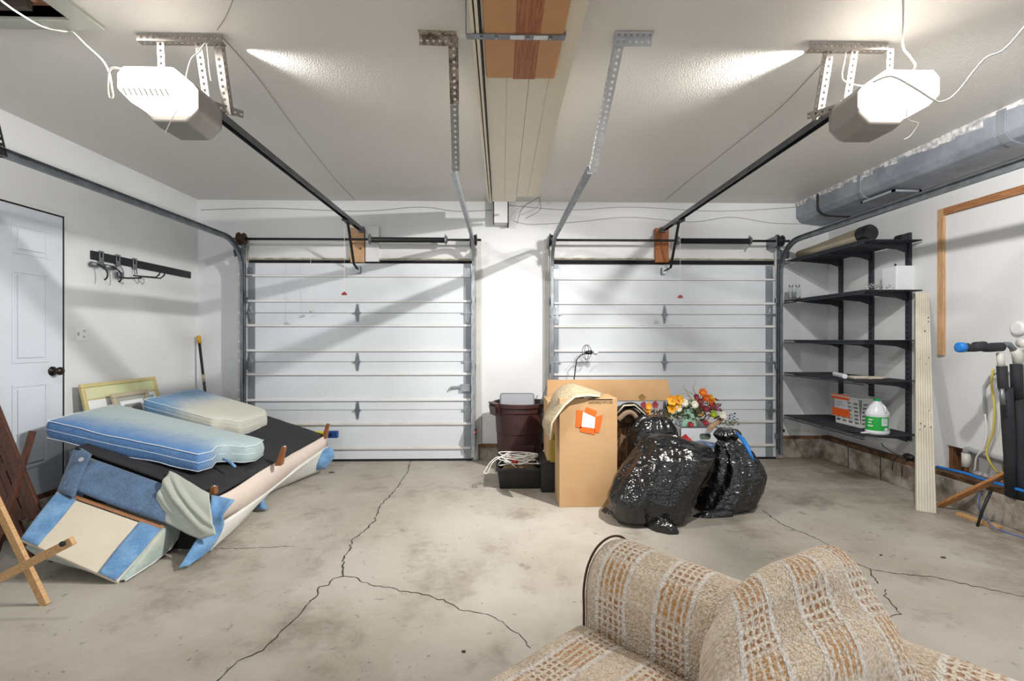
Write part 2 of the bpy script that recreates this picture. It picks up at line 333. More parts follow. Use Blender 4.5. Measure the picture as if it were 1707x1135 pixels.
ribbon([(570,960),(592,962),(612,972),(632,978),(656,980),(672,986),(706,990),(738,1000),(765,1015)], .006, 'crack', 3)
ribbon([(765,1015),(800,1020),(838,1036),(858,1052),(885,1080)], .004, 'crack', 4)
ribbon([(1270,850),(1300,872),(1372,902),(1398,922),(1430,941),(1448,948),(1500,956),(1560,962),(1620,976),(1707,994)], .007, 'crack', 5)
ribbon([(1448,948),(1456,960),(1463,973)], .008, 'crack', 6); ribbon([(1478,983),(1476,993),(1490,1008),(1503,1024),(1478,1030)], .007, 'crack', 7)
ribbon([(350,914),(400,914),(440,912),(490,910)], .004, 'crack', 8)
r_ = random.Random(5)
def debris(u, v, s):   # leaf and grit scraps lying on the slab
    p = PZ(u, v, 0); m = MB(); n = 6; pts = [(p.x+s*math.cos(k*1.05+r_.random()*.5)*r_.uniform(.4, 1), p.y+s*.7*math.sin(k*1.05)*r_.uniform(.4, 1), .001) for k in range(n)]
    m.prism(pts, (0, 0, .006)); return m
for (u, v, s, w) in ((553,788,.035,'dry brown leaf scrap on the floor by the denim sofa\'s far corner'),(1571,930,.02,'dark leaf scrap on the concrete right of the plaid couch'),(1468,926,.012,'small dark chip on the concrete beyond the plaid couch'),(773,1087,.012,'dark grit crumb on the floor left of the plaid couch')):
    tag(debris(u, v, s).build('floor_scrap', M('leaf', '4E4334', .8), None), w, 'debris')
# ceiling with the access opening
p = PZ(175, 45, ZC); q = PZ(117, 28, ZC); HX1, HY1 = p.x, p.y; OX1, OY1 = q.x+.0, q.y
HX0, HY0 = HX1-.78, HY1-1.3; OX0, OY0 = HX0+.1, HY0+.1
c = MB()
c.box(XL-.2, OX0, YB, WALL+.2, ZC, ZC+.12).box(OX1, XR+.2, YB, WALL+.2, ZC, ZC+.12).box(OX0, OX1, YB, OY0, ZC, ZC+.12).box(OX0, OX1, OY1, WALL+.2, ZC, ZC+.12)
struct(c.build('ceiling', m_ceil))
hatch = thing('attic_hatch', 'grey-framed open attic access in the ceiling at the upper left corner', 'hatch', (OX0, OY0, ZC-.02))
fm = MB(); fm.box(HX0, OX0, HY0, HY1, ZC-.018, ZC).box(OX1, HX1, HY0, HY1, ZC-.018, ZC).box(OX0, OX1, HY0, OY0, ZC-.018, ZC).box(OX0, OX1, OY1, HY1, ZC-.018, ZC)
fm.build('frame', M('grey_green_frame', 'A9ACA4', .6), hatch, bevel=.003)
fm = MB(); fm.box(OX0-.03, OX0, OY0, OY1, ZC, ZC+.3).box(OX1, OX1+.03, OY0, OY1, ZC, ZC+.3).box(OX0, OX1, OY1, OY1+.03, ZC, ZC+.3).box(OX0, OX1, OY0-.03, OY0, ZC, ZC+.3)
fm.build('shaft_side', M('raw_hatch_wood', '6E6258', .9, var=.3), hatch)
pm = MB().box(OX0-.0, OX1+.0, OY0-.0, OY1+.0, ZC+.05, ZC+.07)
t = NT('rough_brown_board'); v = t.co(); t.put(t.b.inputs['Base Color'], t.mix(t.ramp(t.vor(v, 26), .2, .7), lin('D9AC86'), lin('8E6850'))); t.bump(t.vor(v, 26), .8, .02); t.b.inputs['Roughness'].default_value = .9
pm.build('hatch_board', t.m, hatch)
MB().box(OX0, OX1-.14, OY1-.06, OY1-.03, ZC+.004, ZC+.045).build('cross_brace', M('brace_wood', '544A44', .8), hatch)
# walls
wbox('wall_back', m_wall, XL-.2, XR+.2, WALL, WALL+.15, 0, ZC)
wbox('wall_left', m_wall, XL-.15, XL, YB, WALL, 0, ZC)
# right wall with the cut-out low down for the pipes
cy0 = PX(1692, 800, XR).y; cy1 = PX(1578, 800, XR).y; cz1 = .44
c = MB().box(XR, XR+.02, YB, cy0, 0, ZC).box(XR, XR+.02, cy1, WALL, 0, ZC).box(XR, XR+.02, cy0, cy1, cz1, ZC).box(XR, XR+.02, cy0, cy1, 0, .2).box(XR+.11, XR+.15, YB, WALL, 0, ZC)
struct(c.build('wall_right', m_wall))
c = MB().box(XR+.02, XR+.11, cy0-.05, cy1+.05, .2, .24); 
for k in (0, .42, .86): c.box(XR+.02, XR+.11, cy1-.03-k, cy1+.01-k, .24, .6)
struct(c.build('trim_1', wood_mat('old_stud', '8C6240', '5C3B22', 2)))
# concrete curbs (stem wall) and sill plates
CT = .205
def curb(nm, x0, x1, y0, y1, h=CT): struct(MB().box(x0, x1, y0, y1, 0, h).build(nm, m_conc, bevel=.006))
curb('baseboard_right', XCURB, XR+.0, YB, WALL-.0)
struct(MB().box(XCURB+.02, XR+.02, cy1, WALL, CT, CT+.035).build('trim_2', m_sill, bevel=.003))
struct(MB().box(XCURB+.02, XR+.0, cy0-1.2, cy1, CT, CT+.03).build('trim_3', m_sill, bevel=.003))
ga, gb, gc, gd = [PY(u, 600, 5.1).x for u in (402, 797, 909, 1303)]
curb('baseboard_back', gd, XCURB, WALL-.04, WALL); struct(MB().box(gd, XCURB, WALL-.035, WALL, CT, CT+.03).build('trim_4', m_sill))
curb('baseboard_centre', gb, gc, WALL-.05, WALL, .13); struct(MB().box(gb, gc, WALL-.04, WALL, .13, .165).build('trim_5', m_sill))
curb('baseboard_left', XL, XL+.05, YB, WALL, .18); curb('baseboard_corner', XL+.05, ga, WALL-.04, WALL, .13)
for i, u in enumerate((1414, 1468)):   # joints in the curb
    yy = PX(u, 780, XCURB).y; MB().box(XCURB-.002, XCURB+.01, yy-.004, yy+.004, 0, CT+.001).build('joint', m_hole, bpy.data.objects['baseboard_right'])
# jamb trim boards beside both doors
n = 6
for (u0, u1, vt) in ((395, 409, 398), (787, 802, 398), (907, 921, 398), (1293, 1305, 400)):
    a = PY(u0, vt, 5.12); b = PY(u1, vt, 5.12); n += 1
    struct(MB().box(a.x, b.x, 5.135, WALL, 0.0, a.z).build('trim_%d' % n, m_trim, bevel=.003))
for (u0, u1) in ((414, 787), (924, 1291)):   # header board and gap over each door
    a = PY(u0, 402, 5.14); b = PY(u1, 436, 5.14); n += 1
    struct(MB().box(a.x, b.x, 5.145, WALL, b.z+.01, a.z).build('trim_%d' % n, m_white, bevel=.003)); n += 1
    struct(MB().box(a.x, b.x, 5.15, WALL, b.z-.03, b.z+.012).build('trim_%d' % n, m_hole))
    n += 1; struct(MB().box(a.x, b.x, 5.125, 5.145, b.z+.016, b.z+.03).build('trim_%d' % n, M('weathered_strip', 'B9B5A2', .8, col2='8E866E', vs=12)))
# door to the house on the left wall
yr = PX(100, 400, XL).y; zt = PX(100, 363, XL).z; zb = .215; yl = yr-.84
d1 = struct(MB().box(XL, XL+.02, yl, yr, zb, zt).build('door_1', m_door, bevel=.002))
d1['label'] = 'white six-panel door with a dark round knob in the left wall'
def dpan(y0, y1, z0, z1):
    m = MB()
    for (a, b, c, d) in ((y0, y1, z0, z0+.018), (y0, y1, z1-.018, z1), (y0, y0+.018, z0+.018, z1-.018), (y1-.018, y1, z0+.018, z1-.018)): m.box(XL+.02, XL+.025, a, b, c, d)
    m.box(XL+.02, XL+.028, y0+.035, y1-.035, z0+.035, z1-.035); m.build('door_panel', m_door, d1, bevel=.003)
pz = [PX(64, v, XL+.02).z for v in (770, 638, 604, 455, 429)]
for (a, b) in ((yl+.115, yl+.365), (yr-.365, yr-.115)):
    dpan(a, b, zb+.2, pz[1]); dpan(a, b, pz[2], pz[3]); dpan(a, b, pz[4], zt-.12)
kz = PX(90, 619, XL+.06)
km = MB().lathe([(.033, 0), (.033, .006), (.012, .01), (.011, .035), (.026, .042), (.030, .055), (.024, .068), (.004, .072)], (XL+.02, kz.y+.03, kz.z), 20, (1, 0, 0))
km.build('door_knob', M('dark_bronze', '3A332E', .3, .8), d1, smooth=True)
n += 1; struct(MB().box(XL, XL+.021, yr, yr+.010, .18, zt+.01).box(XL, XL+.021, yl, yr+.010, zt, zt+.010).build('trim_%d' % n, m_hole))
n += 1; struct(MB().box(XL, XL+.026, yr+.010, yr+.028, .18, zt+.03).box(XL, XL+.026, yl-.03, yr+.01, zt+.010, zt+.03).build('trim_%d' % n, m_white, bevel=.002))
n += 1; struct(MB().box(XL, XL+.03, yl-.05, yr+.02, .18, zb).build('trim_%d' % n, m_sill))
# ================================================================ GARAGE DOORS
def hinge_mb(x, z, w=.045, h=.095, yf=5.095):
    m = MB(); m.prism([(x-w/2, yf, z), (x+w/2, yf, z), (x+w*.18, yf, z+h), (x-w*.18, yf, z+h)], (0, -.006, 0))
    m.prism([(x-w/2, yf, z), (x-w*.18, yf, z-h), (x+w*.18, yf, z-h), (x+w/2, yf, z)], (0, -.006, 0))
    m.bar((x-w*.75, yf-.014, z), (x+w*.75, yf-.014, z), .016, .016)
    for s in (1, -1): m.prism([(x-w*.28, yf-.006, z), (x+w*.28, yf-.006, z), (x, yf-.006, z+s*h*.7)], (0, -.010, 0))
    return m
def garage_door(name, label, uL, uR, vt, vb, joints, ribs, sL, sR, hu, hvs, endh):
    Yf = 5.10; x0 = PY(uL, 600, Yf).x; x1 = PY(uR, 600, Yf).x; zz = [PY(600, v, Yf).z for v in [vt]+joints]+[.02]
    x = lambda u: PY(u, 600, Yf).x
    root = thing(name, label, 'garage door', ((x0+x1)/2, Yf+.02, 0)); root['kind'] = 'structure'; del root['category']
    for i in range(4):
        s = MB().box(x0, x1, Yf, Yf+.035, zz[i+1]+.002, zz[i]-.002).build('door_section', m_gdoor, root, bevel=.003)
        for v in ribs[2*i:2*i+2]:
            z = PY(600, v, Yf).z; m = MB().prism([(x0+.01, Yf, z-.016), (x0+.01, Yf-.022, z-.010), (x0+.01, Yf-.022, z+.010), (x0+.01, Yf, z+.016)], (x1-x0-.02, 0, 0)); m.build('rib', m_white if i < 3 else m_trim, s, bevel=.003)
        for (a, b) in (sL, sR):
            MB().box(x(a), x(b), Yf-.006, Yf, zz[i+1]+.004, zz[i]-.004).build('end_stile', m_stile, s)
    MB().box(x0, x1, Yf-.004, Yf+.035, 0, .022).build('bottom_seal', m_dark, root)
    for v in hvs: hinge_mb(x(hu), PY(600, v, Yf).z).build('hinge', m_galvd, root)
    for u in endh:
        for v in hvs: 
            m = hinge_mb(x(u), PY(600, v, Yf).z, .07, .10); sgn = 1 if u > hu else -1
            m.bar((x(u), Yf-.03, PY(600, v, Yf).z), (x(u)+sgn*.06, Yf-.03, PY(600, v, Yf).z), .012, .012); m.build('roller_hinge', m_galv, root)
        z = PY(600, vt+22, Yf).z; MB().box(x(u)-.05, x(u)+.03, Yf-.03, Yf-.006, z-.006, z+.004).box(x(u)-.03, x(u)+.03, Yf-.009, Yf-.006, z, z+.09).build('top_bracket', m_galv, root)
    return root
gd1 = garage_door('door_2', 'white sectional garage door on the left, with the steel slide lock', 410, 787, 438.5, 765, [521.7, 603, 683.5], [460, 502, 542.5, 584, 623.5, 666.5, 706.5, 747], (414, 425.5), (773, 785), 596.5, [521.7, 603, 683.5], [418, 779])
gd2 = garage_door('door_3', 'white sectional garage door on the right, behind the boxes and black bags', 921.5, 1293, 440, 765, [523.6, 604, 685], [464, 505, 544, 585, 625, 666, 705, 745], (923.5, 931), (1276, 1288), 1107.5, [523.6, 604, 685], [927, 1283])
g = lambda u, v, Y=5.09: PY(u, v, Y)
a = g(768, 640); b = g(784, 652); m = MB().box(a.x, b.x, 5.06, 5.094, b.z, a.z); a = g(752, 647); b = g(770, 647); m.bar((a.x, 5.075, a.z+.01), (b.x, 5.075, b.z+.02), .018, .022); m.bar((a.x-.02, 5.075, a.z-.02), (a.x+.005, 5.075, a.z+.012), .018, .018)
m.build('slide_lock', m_galv, gd1, bevel=.002)
a = g(549, 726); b = g(565, 715)
# ---- tracks
R3 = .32
def track(name, label, ux, side, zt, yend, mat):
    X = PY(ux, 600, 5.04).x; Yv = 5.02; pts = [(X, Yv, .06), (X, Yv, .8), (X, Yv, 1.5)]
    for k in range(9):
        q = k/8*math.pi/2; pts.append((X, Yv-R3+R3*math.cos(q), zt-R3+R3*math.sin(q)))
    pts.append((X, yend, zt))
    root = thing(name, label, 'door track', (X, Yv, 0))
    w, h, t = .028, .05, .004; s = side   # C channel, open towards the door
    prof = [(-w*s/2, -h/2), (w*s/2, -h/2), (w*s/2, -h/2+t), (-w*s/2+t*s, -h/2+t), (-w*s/2+t*s, h/2-t), (w*s/2, h/2-t), (w*s/2, h/2), (-w*s/2, h/2)]
    MB().sweep(pts, prof, (1, 0, 0)).build('rail', mat, root)
    m = MB(); m.perf((X-side*.02, Yv+.03, .1), (X-side*.02, Yv+.03, 2.35), (0, 1, 0), .07, pitch=.10, hole=.02); m.build('jamb_angle', m_galvd, root)
    m = MB().slab([(X-side*.03, Yv+.09, 2.18), (X-side*.03, Yv-.10, 2.12), (X-side*.03, Yv-.12, 2.19), (X-side*.03, Yv+.09, 2.26)], (side*.004, 0, 0)); m.build('gusset', m_galvd, root)
    for z in (.25, 1.0, 1.7): MB().box(X-.02, X+.02, Yv+.02, Yv+.10, z-.025, z+.025).build('bracket', m_galvd, root)
    return root
zt = PX(10, 262, PY(406, 600, 5.04).x).z
t1 = track('door_track', 'galvanised garage door track curving up along the left wall', 406, 1, 2.29, 2.60, m_galvd)
a = PX(10, 262, t1.location.x); a = Vector((t1.location.x, 2.63, 2.29)); 
MB().angle(a+Vector((0, 0, -.03)), (a.x, 2.50, ZC), (0, 1, 0), (-1, 0, 0)).build('hanger', m_dark, t1)
t2 = track('door_track', 'galvanised door track on the left door\'s right side, rusty perforated hanger at its end', 789.5, -1, 2.31, 2.88, m_galv)
top = PZ(748, 62, ZC-.003); low = Vector((t2.location.x, 2.86, 2.29)); mid = low.lerp(top, .55)
MB().angle(low, mid, (1, 0, 0), (0, 0, 1), w=.042).build('hanger', m_galv, t2)
MB().angle(mid, top, (1, 0, 0), (0, 0, 1), w=.045).build('hanger_extension', M('rusty_painted_angle', 'A79C90', .7, .2, col2='4A3C34', vs=30), t2)
MB().angle(top+Vector((.04, 0, 0)), PZ(699, 60, ZC-.003), (0, -1, 0), (0, 0, -1), w=.045).build('ceiling_bar', M('rust_flaked_bar', 'B5A99B', .7, .1, col2='6A5546', vs=26), t2)
t3 = track('door_track', 'galvanised door track on the right door\'s left side, hung from a white perforated hanger', 920, 1, 2.31, 2.88, m_galvd)
top = PZ(1029, 62, ZC-.003); low = Vector((t3.location.x, 2.86, 2.29)); m_wang = M('white_painted_angle', 'C6C8CC', .5, .3, var=.15, vs=20)
MB().angle(low, top, (1, 0, 0), (0, 0, 1), w=.042).build('hanger', m_wang, t3)
MB().angle(top-Vector((.02, 0, 0)), PZ(1086, 62, ZC-.003), (0, -1, 0), (0, 0, -1), w=.045).build('ceiling_bar', m_wang, t3)
t4 = track('door_track', 'galvanised garage door track curving over the wire shelves on the right', 1299, -1, 2.29, 2.2, m_galvd)
MB().angle((t4.location.x, 2.22, 2.27), (t4.location.x, 2.15, ZC), (0, 1, 0), (1, 0, 0)).build('hanger', m_galvd, t4)
# ---- torsion shafts, springs, drums
def torsion(label, u0, u1, v, s0, s1, drums, dmat):
    Y = 4.97; a = PY(u0, v, Y); b = PY(u1, v, Y); z = a.z; root = thing('torsion_shaft', label, 'torsion spring', ((a.x+b.x)/2, Y, z-.05))
    MB().tube([(a.x, Y, z), (b.x, Y, z)], .0125, 10).build('shaft', m_dark, root, smooth=True)
    x0 = PY(s0, v, Y).x; x1 = PY(s1, v, Y).x; N = 260; pr = [(.024, 0)]
    for i in range(90): pr += [(.030, (x1-x0)*(i+.3)/90), (.026, (x1-x0)*(i+.9)/90)]
    MB().lathe(pr, (x0, Y, z-.004), 16, (1, 0, 0)).build('spring', m_blk, root)
    for x in (x0-.015, x1): MB().lathe([(.026, 0), (.042, .004), (.042, .02), (.03, .03)], (x, Y, z), 14, (1, 0, 0)).bar((x+.01, Y, z-.055), (x+.01, Y, z+.055), .014, .014).build('winding_cone', m_galvd, root)
    for i, u in enumerate(drums):
        x = PY(u, v, Y).x; MB().lathe([(.02, -.035), (.066, -.03), (.066, -.022), (.052, -.015), (.050, .015), (.060, .022), (.060, .03), (.02, .035)], (x, Y, z), 24, (1, 0, 0)).build('cable_drum', dmat[i], root, smooth=False)
        MB().box(x-.045, x-.04, Y-.03, WALL-.035, z-.06, z+.05).build('end_plate', m_galvd, root)
        sg = -1 if i == 0 else 1; MB().tube([(x, Y+.05, z-.02), (x+sg*.0, 5.03, .1)], .0022, 5).build('lift_cable', m_galvd, root)
    return root
torsion('torsion shaft with a black spring over the left garage door', 386, 802, 398, 617, 741, (403, 790), (m_rust, m_dark))
torsion('torsion shaft with a black spring over the right garage door', 917, 1316, 400, 1130, 1248, (921, 1299), (m_dark, m_blk))
# header blocks
def block(label, u0, u1, v0, v1, mat, y=5.11):
    a = PY(u0, v0, y); b = PY(u1, v1, y); tag(MB().box(a.x, b.x, y, 5.144, b.z, a.z).build('header_block', mat, bevel=.002), label, 'wood block')
m_blockw = wood_mat('orange_plywood', 'C8A37E', 'B98F68', 0); 
block('bare orange wood block above the left garage door', 584, 607, 380, 437, m_blockw, 5.09)
block('bare wood block above the right garage door', 1093, 1115, 380, 437, M('reddish_block', 'A9693F', .7, var=.2, vs=20), 5.09)
block('white painted wood block beside the bare one over the left door', 609, 631, 377, 436, m_white, 5.10)
# ---- openers
def opener(label, sg, xr, ub, body, cordpts, armx):
    Yb0, Yb1 = body; hz = PY(ub, 383, 5.08).z; root = thing('garage_door_opener', label, 'garage door opener', (xr, Yb1, 2.30))
    xc = xr-sg*-.0 - .05*(1 if sg < 0 else -1)
    # rail
    m = MB(); prof = [(-.022, -.018), (.022, -.018), (.022, .018), (.016, .018), (.016, -.010), (-.016, -.010), (-.016, .018), (-.022, .018)]
    m.sweep([(xr, 5.09, hz), (xr, Yb1-.05, hz+.012)], prof, (1, 0, 0)); m.build('rail', m_rail, root)
    MB().box(xr-.03, xr+.03, 5.05, 5.09, hz-.03, hz+.03).build('header_bracket', m_galvd, root)
    # motor housing: plan outline extruded, with a rounded belly
    x0, x1 = xc-.125, xc+.125; zt, zb_ = 2.465, 2.285
    vs = []
    secs = [(Yb0+.15, 1, zb_-.0), (Yb0+.20, 1, zb_-.012), (Yb1-.06, .96, zb_-.012), (Yb1, .80, zb_+.02)]
    for (y, k, z0) in secs:
        hw = .125*k; ring = [(-hw, zt-.03), (-hw+.02, zt), (hw-.02, zt), (hw, zt-.03), (hw, z0+.05), (hw-.05, z0), (-hw+.05, z0), (-hw, z0+.05)]
        vs += [(xc+a, y, b) for a, b in ring]
    n8 = 8; fs = [(i*8+k, i*8+(k+1) % 8, (i+1)*8+(k+1) % 8, (i+1)*8+k) for i in range(3) for k in range(8)]+[tuple(range(8)), tuple(range(24, 32))]
    MB().add(vs, fs).build('motor_housing', m_grey, root, bevel=.008, smooth=False)
    # frosted lamp cover: a hollow shell at the near end
    sh = MB(); sec2 = [(Yb0+.149, 1.0, 0), (Yb0+.025, 1.0, 0), (Yb0+.008, .97, .005), (Yb0, .92, .014)]; vs = []
    for (y, k, dz) in sec2:
        hw = .128*k; zz = 2.31+dz; ring = [(-hw, zt-.035-dz), (-hw+.025, zt-.005-dz), (hw-.025, zt-.005-dz), (hw, zt-.035-dz), (hw, zz+.035), (hw-.035, zz), (-hw+.05, zz), (-hw, zz+.05)]
        vs += [(xc+a, y, b) for a, b in ring]
    sh.add(vs, [(i*8+k, i*8+(k+1) % 8, (i+1)*8+(k+1) % 8, (i+1)*8+k) for i in range(3) for k in range(8)]+[tuple(range(24, 32))]).build('lamp_cover', m_cover, root)
    for nm, watt, pos, aim, size, blend in (('down_spot', LAMP_W*(1 if sg > 0 else .3), (xc+sg*.17, Yb0+.08, 2.70), (sg*.12, .12, -1), 180, .14),  # unseen spots set outside the cover, under the ceiling, where no bulb stands
                                            ('cross_light', CROSS_W*(1.15 if sg > 0 else .3), (xc-sg*.21, Yb0+.41, 2.76), (-sg*.84, .54, -.70), 104, 1.0)):
        ld = bpy.data.lights.new(nm, 'SPOT'); ld.energy = watt; ld.color = (1, .965, .92); ld.shadow_soft_size = .035 if nm == 'down_spot' else .022; ld.spot_size = math.radians(size); ld.spot_blend = blend
        lo = bpy.data.objects.new(nm, ld); COL.objects.link(lo); lo.location = pos; lo.rotation_euler = Vector(aim).to_track_quat('-Z', 'Y').to_euler()
    # perforated mounting irons
    yc = Yb1-.10; a1, a2 = cordpts
    yt = PZ(a1[0], a1[1], ZC-.01).y; xa = PZ(a1[0], a1[1], ZC-.01).x; xb = PZ(a2[0], a2[1], ZC-.01).x
    MB().angle((xa, yt, ZC-.045), (xb, yt, ZC-.045), (0, 0, 1), (0, 1, 0), w=.034, t=.003).build('ceiling_iron', m_irn, root)
    xi = xr-sg*-.10; 
    MB().perf((xi-.10*-sg, yt+.01, ZC-.03), (xi-.10*-sg, yt+.03, 2.44), (1, 0, 0)).build('hanging_strap', m_irn, root)
    MB().angle((xr+sg*-.10, yt+.01, ZC-.03), (xr+sg*-.10, yt+.10, 2.42), (sg, 0, 0), (0, 1, 0)).build('hanging_iron', m_irn, root)
    MB().perf((xr+sg*.02, yt+.008, ZC-.03), (xr+sg*-.02 if False else xr-sg*.0, yt+.05, 2.44), (1, 0, 0)).build('diagonal_brace', m_irn, root)
    MB().angle((xr+sg*.10, Yb1-.20, 2.47), (xr+sg*-.14, Yb1+.03, 2.46), (0, 0, -1), (0, 1, 0)).build('cradle_iron', m_irn, root)
    # arm down to the door
    p0 = PY(armx[0][0], armx[0][1], 4.62); MB().box(xr-.03, xr+.03, p0.y-.09, p0.y+.09, hz-.035, hz-.018).build('trolley', m_blk, root)
    P = [(xr, p0.y, hz-.03)]+[tuple(PY(u, v, y)) for (u, v), y in zip(armx[1:], (5.0, 5.05))]
    m = MB(); 
    for q0, q1 in zip(P, P[1:]): m.bar(q0, q1, .024, .012)
    m.build('arm', m_blk, root); q = Vector(P[-1]); MB().box(q.x-.02, q.x+.02, 5.04, 5.096, q.z-.03, q.z+.04).build('door_bracket', m_galv, root)
    return root, xc, hz
m_irn = M('perforated_iron', '8D8680', .6, .35, var=.12, vs=20)
xrL = PY(603, 383, 5.08).x; xrR = PY(1105, 383, 5.08).x
opL, xcL, hzL = opener('ceiling garage door opener on the left with its lamp lit', -1, xrL, 603, (2.08, 2.47), ((228, 56), (369, 56)), ((585, 380), (590, 440), (597, 450)))
opR, xcR, hzR = opener('ceiling garage door opener on the right with its lamp lit', 1, xrR, 1105, (2.03, 2.42), ((1349, 70), (1483, 70)), ((1128, 378), (1118, 446), (1107, 452)))
def wire(name, label, pts, r, mat, cat='wire', parent=None):
    P = [Vector(p) for p in pts]; Q = []
    for i in range(len(P)-1):
        p0 = P[max(i-1, 0)]; p1 = P[i]; p2 = P[i+1]; p3 = P[min(i+2, len(P)-1)]
        for k in range(6):
            x = k/6; Q.append(.5*((2*p1)+(p2-p0)*x+(2*p0-5*p1+4*p2-p3)*x*x+(3*p1-p0-3*p2+p3)*x**3))
    Q.append(P[-1]); o = MB().tube(Q, r, 7).build(name, mat, parent, smooth=True)
    if parent is None: tag(o, label, cat)
    return o
# vent slots on the left cover
m = MB()
for k in range(9): m.bar((xcL-.09+k*.022, 2.075, 2.355), (xcL-.075+k*.022, 2.075, 2.325), .003, .004)
m.build('vent_slots', m_grey, opL)
# release cords with red handles, strings
for (root, u0, v0, u1, v1, lab) in ((opL, 574, 385, 574, 488, 'a'), (opR, 1134, 383, 1134, 493, 'b')):
    y = 4.55; a = PY(u0, v0, y); b = PY(u1, v1, y); a.z = hzL-.03
    MB().tube([a, b], .0015, 5).build('release_cord', m_cord, root)
    m = MB().prism([(b.x-.028, b.y-.006, b.z-.022), (b.x+.028, b.y-.006, b.z-.022), (b.x+.02, b.y-.006, b.z-.004), (b.x+.004, b.y-.006, b.z+.012), (b.x-.02, b.y-.006, b.z-.002)], (0, .012, 0)); m.build('release_handle', M('dark_red_handle', '8E2A22', .5), root, bevel=.003)
a = PY(515, 400, 4.99); b = PY(519, 519, 5.0)
pc = thing('pull_cord', 'thin cord with a small grey toggle hanging before the left garage door', 'cord', b)
MB().tube([(b.x, 4.97, 2.36), b], .0013, 5).build('string', m_cord, pc); MB().lathe([(.004, 0), (.016, .006), (.02, -.01), (.004, -.012)], b, 10).build('toggle', m_lgrey, pc)
# power and lamp cords of the openers
a = lambda u, v, y: PY(u, v, y)
wire('power_cord', 'white power cord looping from the attic hatch to the left opener', [a(0, 0, 1.9), a(28, 20, 2.0), PZ(70, 44, ZC-.03), PZ(105, 52, ZC-.02), PZ(120, 53, ZC-.02), a(145, 77, 2.25), a(170, 100, 2.2), a(182, 122, 2.15), a(187, 150, 2.13), a(188, 162, 2.13), a(182, 162, 2.13), a(180, 145, 2.13), a(182, 120, 2.12), a(192, 113, 2.11), Vector((xcL-.10, 2.13, 2.455))], .004, m_cord, 'cord')
wire('pull_string', None, [(xcL+.04, 2.07, 2.325), a(292, 180, 2.06), a(290, 192, 2.06), a(283, 205, 2.06), a(275, 222, 2.06)], .0016, m_cord, parent=opL)
wire('pull_string', None, [(xcR-.03, 2.02, 2.32), a(1512, 196, 2.0), a(1524, 203, 2.0), a(1531, 207, 2.0), a(1518, 226, 2.0), a(1506, 233, 2.0)], .0016, m_cord, parent=opR)
wire('antenna_wire', None, [(xcL+.09, 2.2, 2.46), a(318, 100, 2.25), a(330, 88, 2.28), a(343, 72, 2.29), a(347, 95, 2.33), a(349, 118, 2.36), a(352, 135, 2.38)], .003, m_cord, parent=opL)
wire('antenna_wire', None, [a(1413, 70, 2.37), a(1408, 100, 2.36), a(1404, 130, 2.34), a(1420, 140, 2.3), (xcR-.05, 2.2, 2.465)], .003, m_cord, parent=opR)
wire('power_cord', 'white power cord rising from the right opener to the ceiling', [Vector((xcR+.03, 2.12, 2.455)), a(1525, 112, 2.12), a(1517, 95, 2.1), a(1505, 78, 2.05), a(1506, 40, 1.95), PZ(1505, -30, ZC-.005)], .004, m_cord, 'cord')
wire('extension_cord', 'light grey cord sagging under the right opener\'s lamp to the right edge', [a(1455, 137, 2.0), a(1478, 128, 1.97), a(1495, 130, 1.95), a(1530, 150, 1.93), a(1555, 166, 1.92), a(1570, 170, 1.91), a(1595, 155, 1.9), a(1640, 100, 1.9), a(1675, 82, 1.9), a(1720, 30, 1.9)], .004, m_cord, 'cord')
wire('ceiling_wire', 'thin wire rising off the left opener\'s bracket to the ceiling', [PZ(362, 50, ZC-.004), a(375, 30, 2.2), a(388, 0, 2.05), a(392, -30, 1.95)], .002, m_gcord)
wire('ceiling_wire', 'thin wire stapled along the ceiling from the left opener to the back wall', [PZ(368, 60, ZC-.004), PZ(430, 130, ZC-.004), PZ(500, 225, ZC-.004), PZ(560, 300, ZC-.004), PZ(592, 334, ZC-.004)], .002, m_gcord)
wire('ceiling_wire', 'thin wire stapled along the ceiling from the right opener to the back wall', [PZ(1376, 100, ZC-.004), PZ(1300, 180, ZC-.004), PZ(1220, 245, ZC-.004), PZ(1150, 300, ZC-.004), PZ(1110, 333, ZC-.004)], .002, m_gcord)
b = lambda u, v: PY(u, v, WALL-.004)
wire('wall_cable', 'grey cable run along the top of the back wall on the left', [b(335, 350), b(450, 347), b(600, 352), b(700, 345), b(760, 352), b(820, 350)], .003, m_gcord)
wire('wall_cable', 'sagging grey cable above the right garage door', [b(856, 368), b(885, 374), b(960, 370), b(1050, 362), b(1150, 370), b(1220, 362), b(1290, 372), b(1375, 373)], .0025, m_gcord)
wire('wall_cable', 'upper grey cable crossing the back wall over the right door', [b(848, 342), b(950, 350), b(1050, 345), b(1200, 352), b(1330, 345)], .0025, m_gcord)
b2 = lambda u, v: PY(u, v, 5.0)
wb = thing('loose_wire_bundle', 'loose dark wires drooping from the ceiling end of the cream planks', 'wire', PY(900, 322, 5.0))
for k, (e, mid) in enumerate((((858, 360), (880, 340)), ((862, 372), (872, 345)), ((868, 358), (895, 345)), ((876, 364), (900, 350)))):
    wire('loose_wire', None, [b2(908-k, 318), b2(900, 327+k), b2(*mid), b2(*e)], .0022, m_dark if k % 2 else m_gcord, parent=wb)
# beam stub on the back wall
a = PY(822, 334, 5.02); c = PY(848, 371, 5.02)
bs = thing('beam_stub', 'short white boxed beam end under the ceiling at the back wall', 'beam', ((a.x+c.x)/2, 5.1, c.z))
MB().box(a.x+.010, c.x-.012, 5.02, WALL, c.z, ZC).build('casing', m_white, bs, bevel=.002)
MB().box(a.x, a.x+.010, 5.03, WALL, c.z+.01, ZC).box(c.x-.012, c.x, 5.03, WALL, c.z-.02, ZC).build('side_gap', m_hole, bs)
